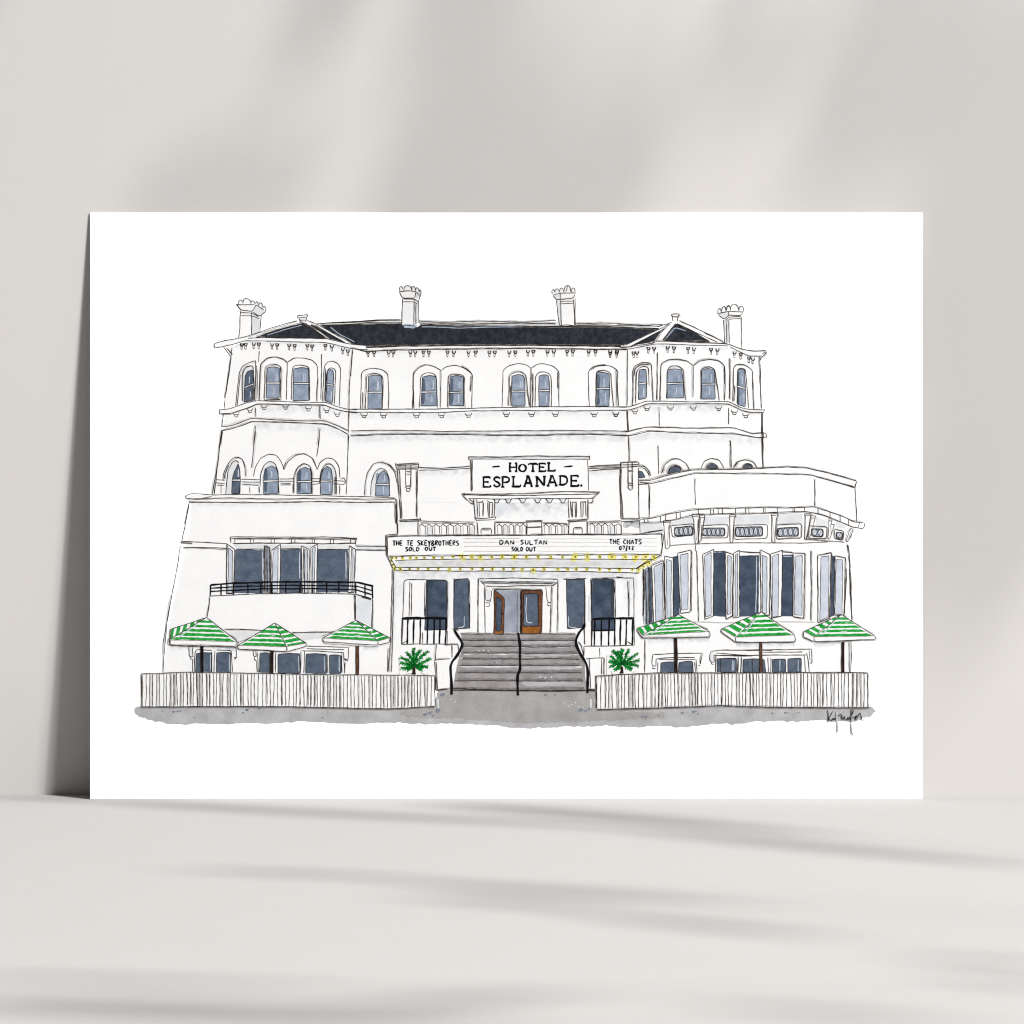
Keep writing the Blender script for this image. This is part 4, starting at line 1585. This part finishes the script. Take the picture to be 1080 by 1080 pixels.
# ================================================================== camera
D = 1.5
F = PXM * D                                   # focal length in drawing units
VA = 763.0                                    # row the lens axis meets
n = ROT @ Vector((0, -1, 0)); up = ROT @ Vector((0, 0, 1))
Bt = pr.location + ROT @ Vector((0, -T, 0))
Bt.x = 0
cam = bpy.data.cameras.new('camera'); co = bpy.data.objects.new('camera', cam); COL.objects.link(co)
co.location = Bt + n * D + up * ((V0 - VA) / PXM)
co.rotation_euler = (math.radians(90) - LEAN, 0, 0)
cam.sensor_width = 36; cam.lens = F / 1080 * 36
cam.shift_y = (VA - 540) / 1080
cam.clip_start = .01; cam.clip_end = 50
S.camera = co

# ================================================================== light
def direction(az, el):
    az, el = math.radians(az), math.radians(el)
    return Vector((math.sin(az) * math.cos(el), -math.cos(az) * math.cos(el), math.sin(el)))
def lamp(name, az, el, dist, size, power, target, col):
    l = bpy.data.lights.new(name, 'AREA'); l.shape = 'DISK'; l.size = size; l.energy = power; l.color = col
    o = bpy.data.objects.new(name, l); COL.objects.link(o)
    d = direction(az, el)
    o.location = Vector(target) + d * dist
    o.rotation_euler = (-d).to_track_quat('-Z', 'Y').to_euler()
    return o
A_DIR = (48, 30); B_DIR = (50, 62)
lamp('soft_lamp', *A_DIR, 6.0, 1.4, A_POW, (0, 0, .15), (1, .996, .99))
LB = lamp('window_lamp', *B_DIR, 5.0, .14, B_POW, (0, 0, .1), (1, .992, .98))
wd = bpy.data.worlds.new('World'); S.world = wd; wd.use_nodes = True
bg = wd.node_tree.nodes['Background']; bg.inputs['Color'].default_value = (1, .985, .965, 1); bg.inputs['Strength'].default_value = AMB

# ---- foliage beyond the frame that throws the soft shadows
lm, nt, b = new_mat('leaf_blade')
b.inputs['Base Color'].default_value = (.05, .10, .035, 1); b.inputs['Roughness'].default_value = .5
def wall_pt(u, v): return Vector(((u - 540) / PXM, 0, (838 - v) / PXM * 1.004))
CH = co.location.z
HOR = VA - F * math.tan(LEAN)
def shelf_pt(u, v):
    # where the sight line of a picture point meets the shelf
    z = Vector((0, math.cos(LEAN), -math.sin(LEAN))); y_ = Vector((0, math.sin(LEAN), math.cos(LEAN)))
    d = z + Vector((1, 0, 0)) * ((u - 540) / F) - y_ * ((v - VA) / F)
    t = -co.location.z / d.z
    return co.location + d * t
bd = direction(*B_DIR)
def out_of_frame(p):
    # how far towards the lamp a leaf must hang to be clear of the picture
    for i in range(1, 300):
        q = p + bd * (i * .01) - co.location
        zc = q.dot(-n)
        if zc < .02: return i * .01
        u = F * q.x / zc + 540; v = VA - F * q.dot(up) / zc
        if u > 1092 or v < -12: return i * .01
    return 3.0
def blade(vs, fs, a, b_, wid, sag=.01):
    """one long leaf from a to b: a pointed blade with a folded midrib, widest near a third of its length"""
    ax = (b_ - a); ln = ax.length; ax.normalize()
    side = ax.cross(bd).normalized(); nrm = side.cross(ax)
    n = 10; o = len(vs)
    for i in range(n + 1):
        t = i / n
        w = wid * .5 * max(.03, math.sin(math.pi * min(1, t ** .8)) ** .8)
        c = a + ax * (ln * t) - nrm * (sag * 4 * t * (1 - t))
        for k in (-1, 0, 1): vs.append(c + side * (w * k) + nrm * (abs(k) * w * .25))
    for i in range(n):
        for k in (0, 1):
            q = o + i * 3 + k
            fs.append((q, q + 1, q + 4, q + 3))
def foliage(name, label, items, stem):
    vs, fs = [], []
    for (p, q, t, wid) in items:
        bp, bq = (LB.location - p).normalized(), (LB.location - q).normalized()
        blade(vs, fs, p + bp * max(t, out_of_frame(p) + .05), q + bq * max(t, out_of_frame(q) + .05), wid)
    o = link('leaves', [tuple(v) for v in vs], fs, lm)
    so = o.modifiers.new('thick', 'SOLIDIFY'); so.thickness = .0006
    r = bpy.data.objects.new(name, None); COL.objects.link(r)
    r.location = stem[0]; r['label'] = label; r['category'] = 'plant'
    ss, sf = [], []
    # a thin stalk from every leaf base to the stem
    tips = [vs[i * 33 + 31] for i in range(len(vs) // 33)]
    for b_ in tips:
        mid = (b_ + stem[0]) * .5 + Vector((0, 0, .06))
        ch = [b_.lerp(mid, t).lerp(mid.lerp(stem[0], t), t) for t in (0, .25, .5, .75, 1)]
        o0 = len(ss)
        for c in ch:
            for k in range(3): ss.append((c.x + .0009 * math.cos(k * 2.094), c.y + .0009 * math.sin(k * 2.094), c.z + .0009 * math.sin(k * 2.094 + 1)))
        for i in range(4):
            for k in range(3): sf.append((o0 + i * 3 + k, o0 + i * 3 + (k + 1) % 3, o0 + i * 3 + 3 + (k + 1) % 3, o0 + i * 3 + 3 + k))
    base = len(ss)
    for i, c in enumerate(stem):
        for k in range(6): ss.append((c.x + .004 * math.cos(k * 1.047), c.y + .004 * math.sin(k * 1.047), c.z))
    for i in range(len(stem) - 1):
        for k in range(6): sf.append(tuple(base + q for q in (i * 6 + k, i * 6 + (k + 1) % 6, i * 6 + 6 + (k + 1) % 6, i * 6 + 6 + k)))
    s = link('stem', ss, sf, lm)
    for c in (o, s):
        for v in c.data.vertices: v.co -= stem[0]
        c.parent = r
    return r

wl = []
for u0, v0, u1, v1, w_, t in WALL_LEAVES: wl.append((wall_pt(u0, v0), wall_pt(u1, v1), t, w_))
sl = []
for u0, v0, u1, v1, w_, t in SHELF_LEAVES: sl.append((shelf_pt(u0, v0), shelf_pt(u1, v1), t, w_))
foliage('hanging_plant', 'broad-leaved plant above the frame that throws soft slanting shadows on the wall', wl,
        [Vector((.32, -.3, 1.5)), Vector((.34, -.3, 1.8)), Vector((.33, -.31, 2.4))])
foliage('palm_frond', 'long-leaved palm frond beyond the right edge that throws streaks of shadow on the shelf', sl,
        [Vector((1.1, -.9, 1.25)), Vector((1.16, -.88, .8)), Vector((1.2, -.86, 0))])

# ================================================================== render
S.render.engine = 'CYCLES'
S.cycles.max_bounces = 6
S.cycles.pixel_filter_type = 'BLACKMAN_HARRIS'; S.cycles.filter_width = 1.2
S.view_settings.view_transform = 'Standard'; S.view_settings.look = 'None'
S.view_settings.exposure = 0; S.view_settings.gamma = 1; S.view_settings.use_curve_mapping = False
S.render.resolution_x = 1024; S.render.resolution_y = 1024
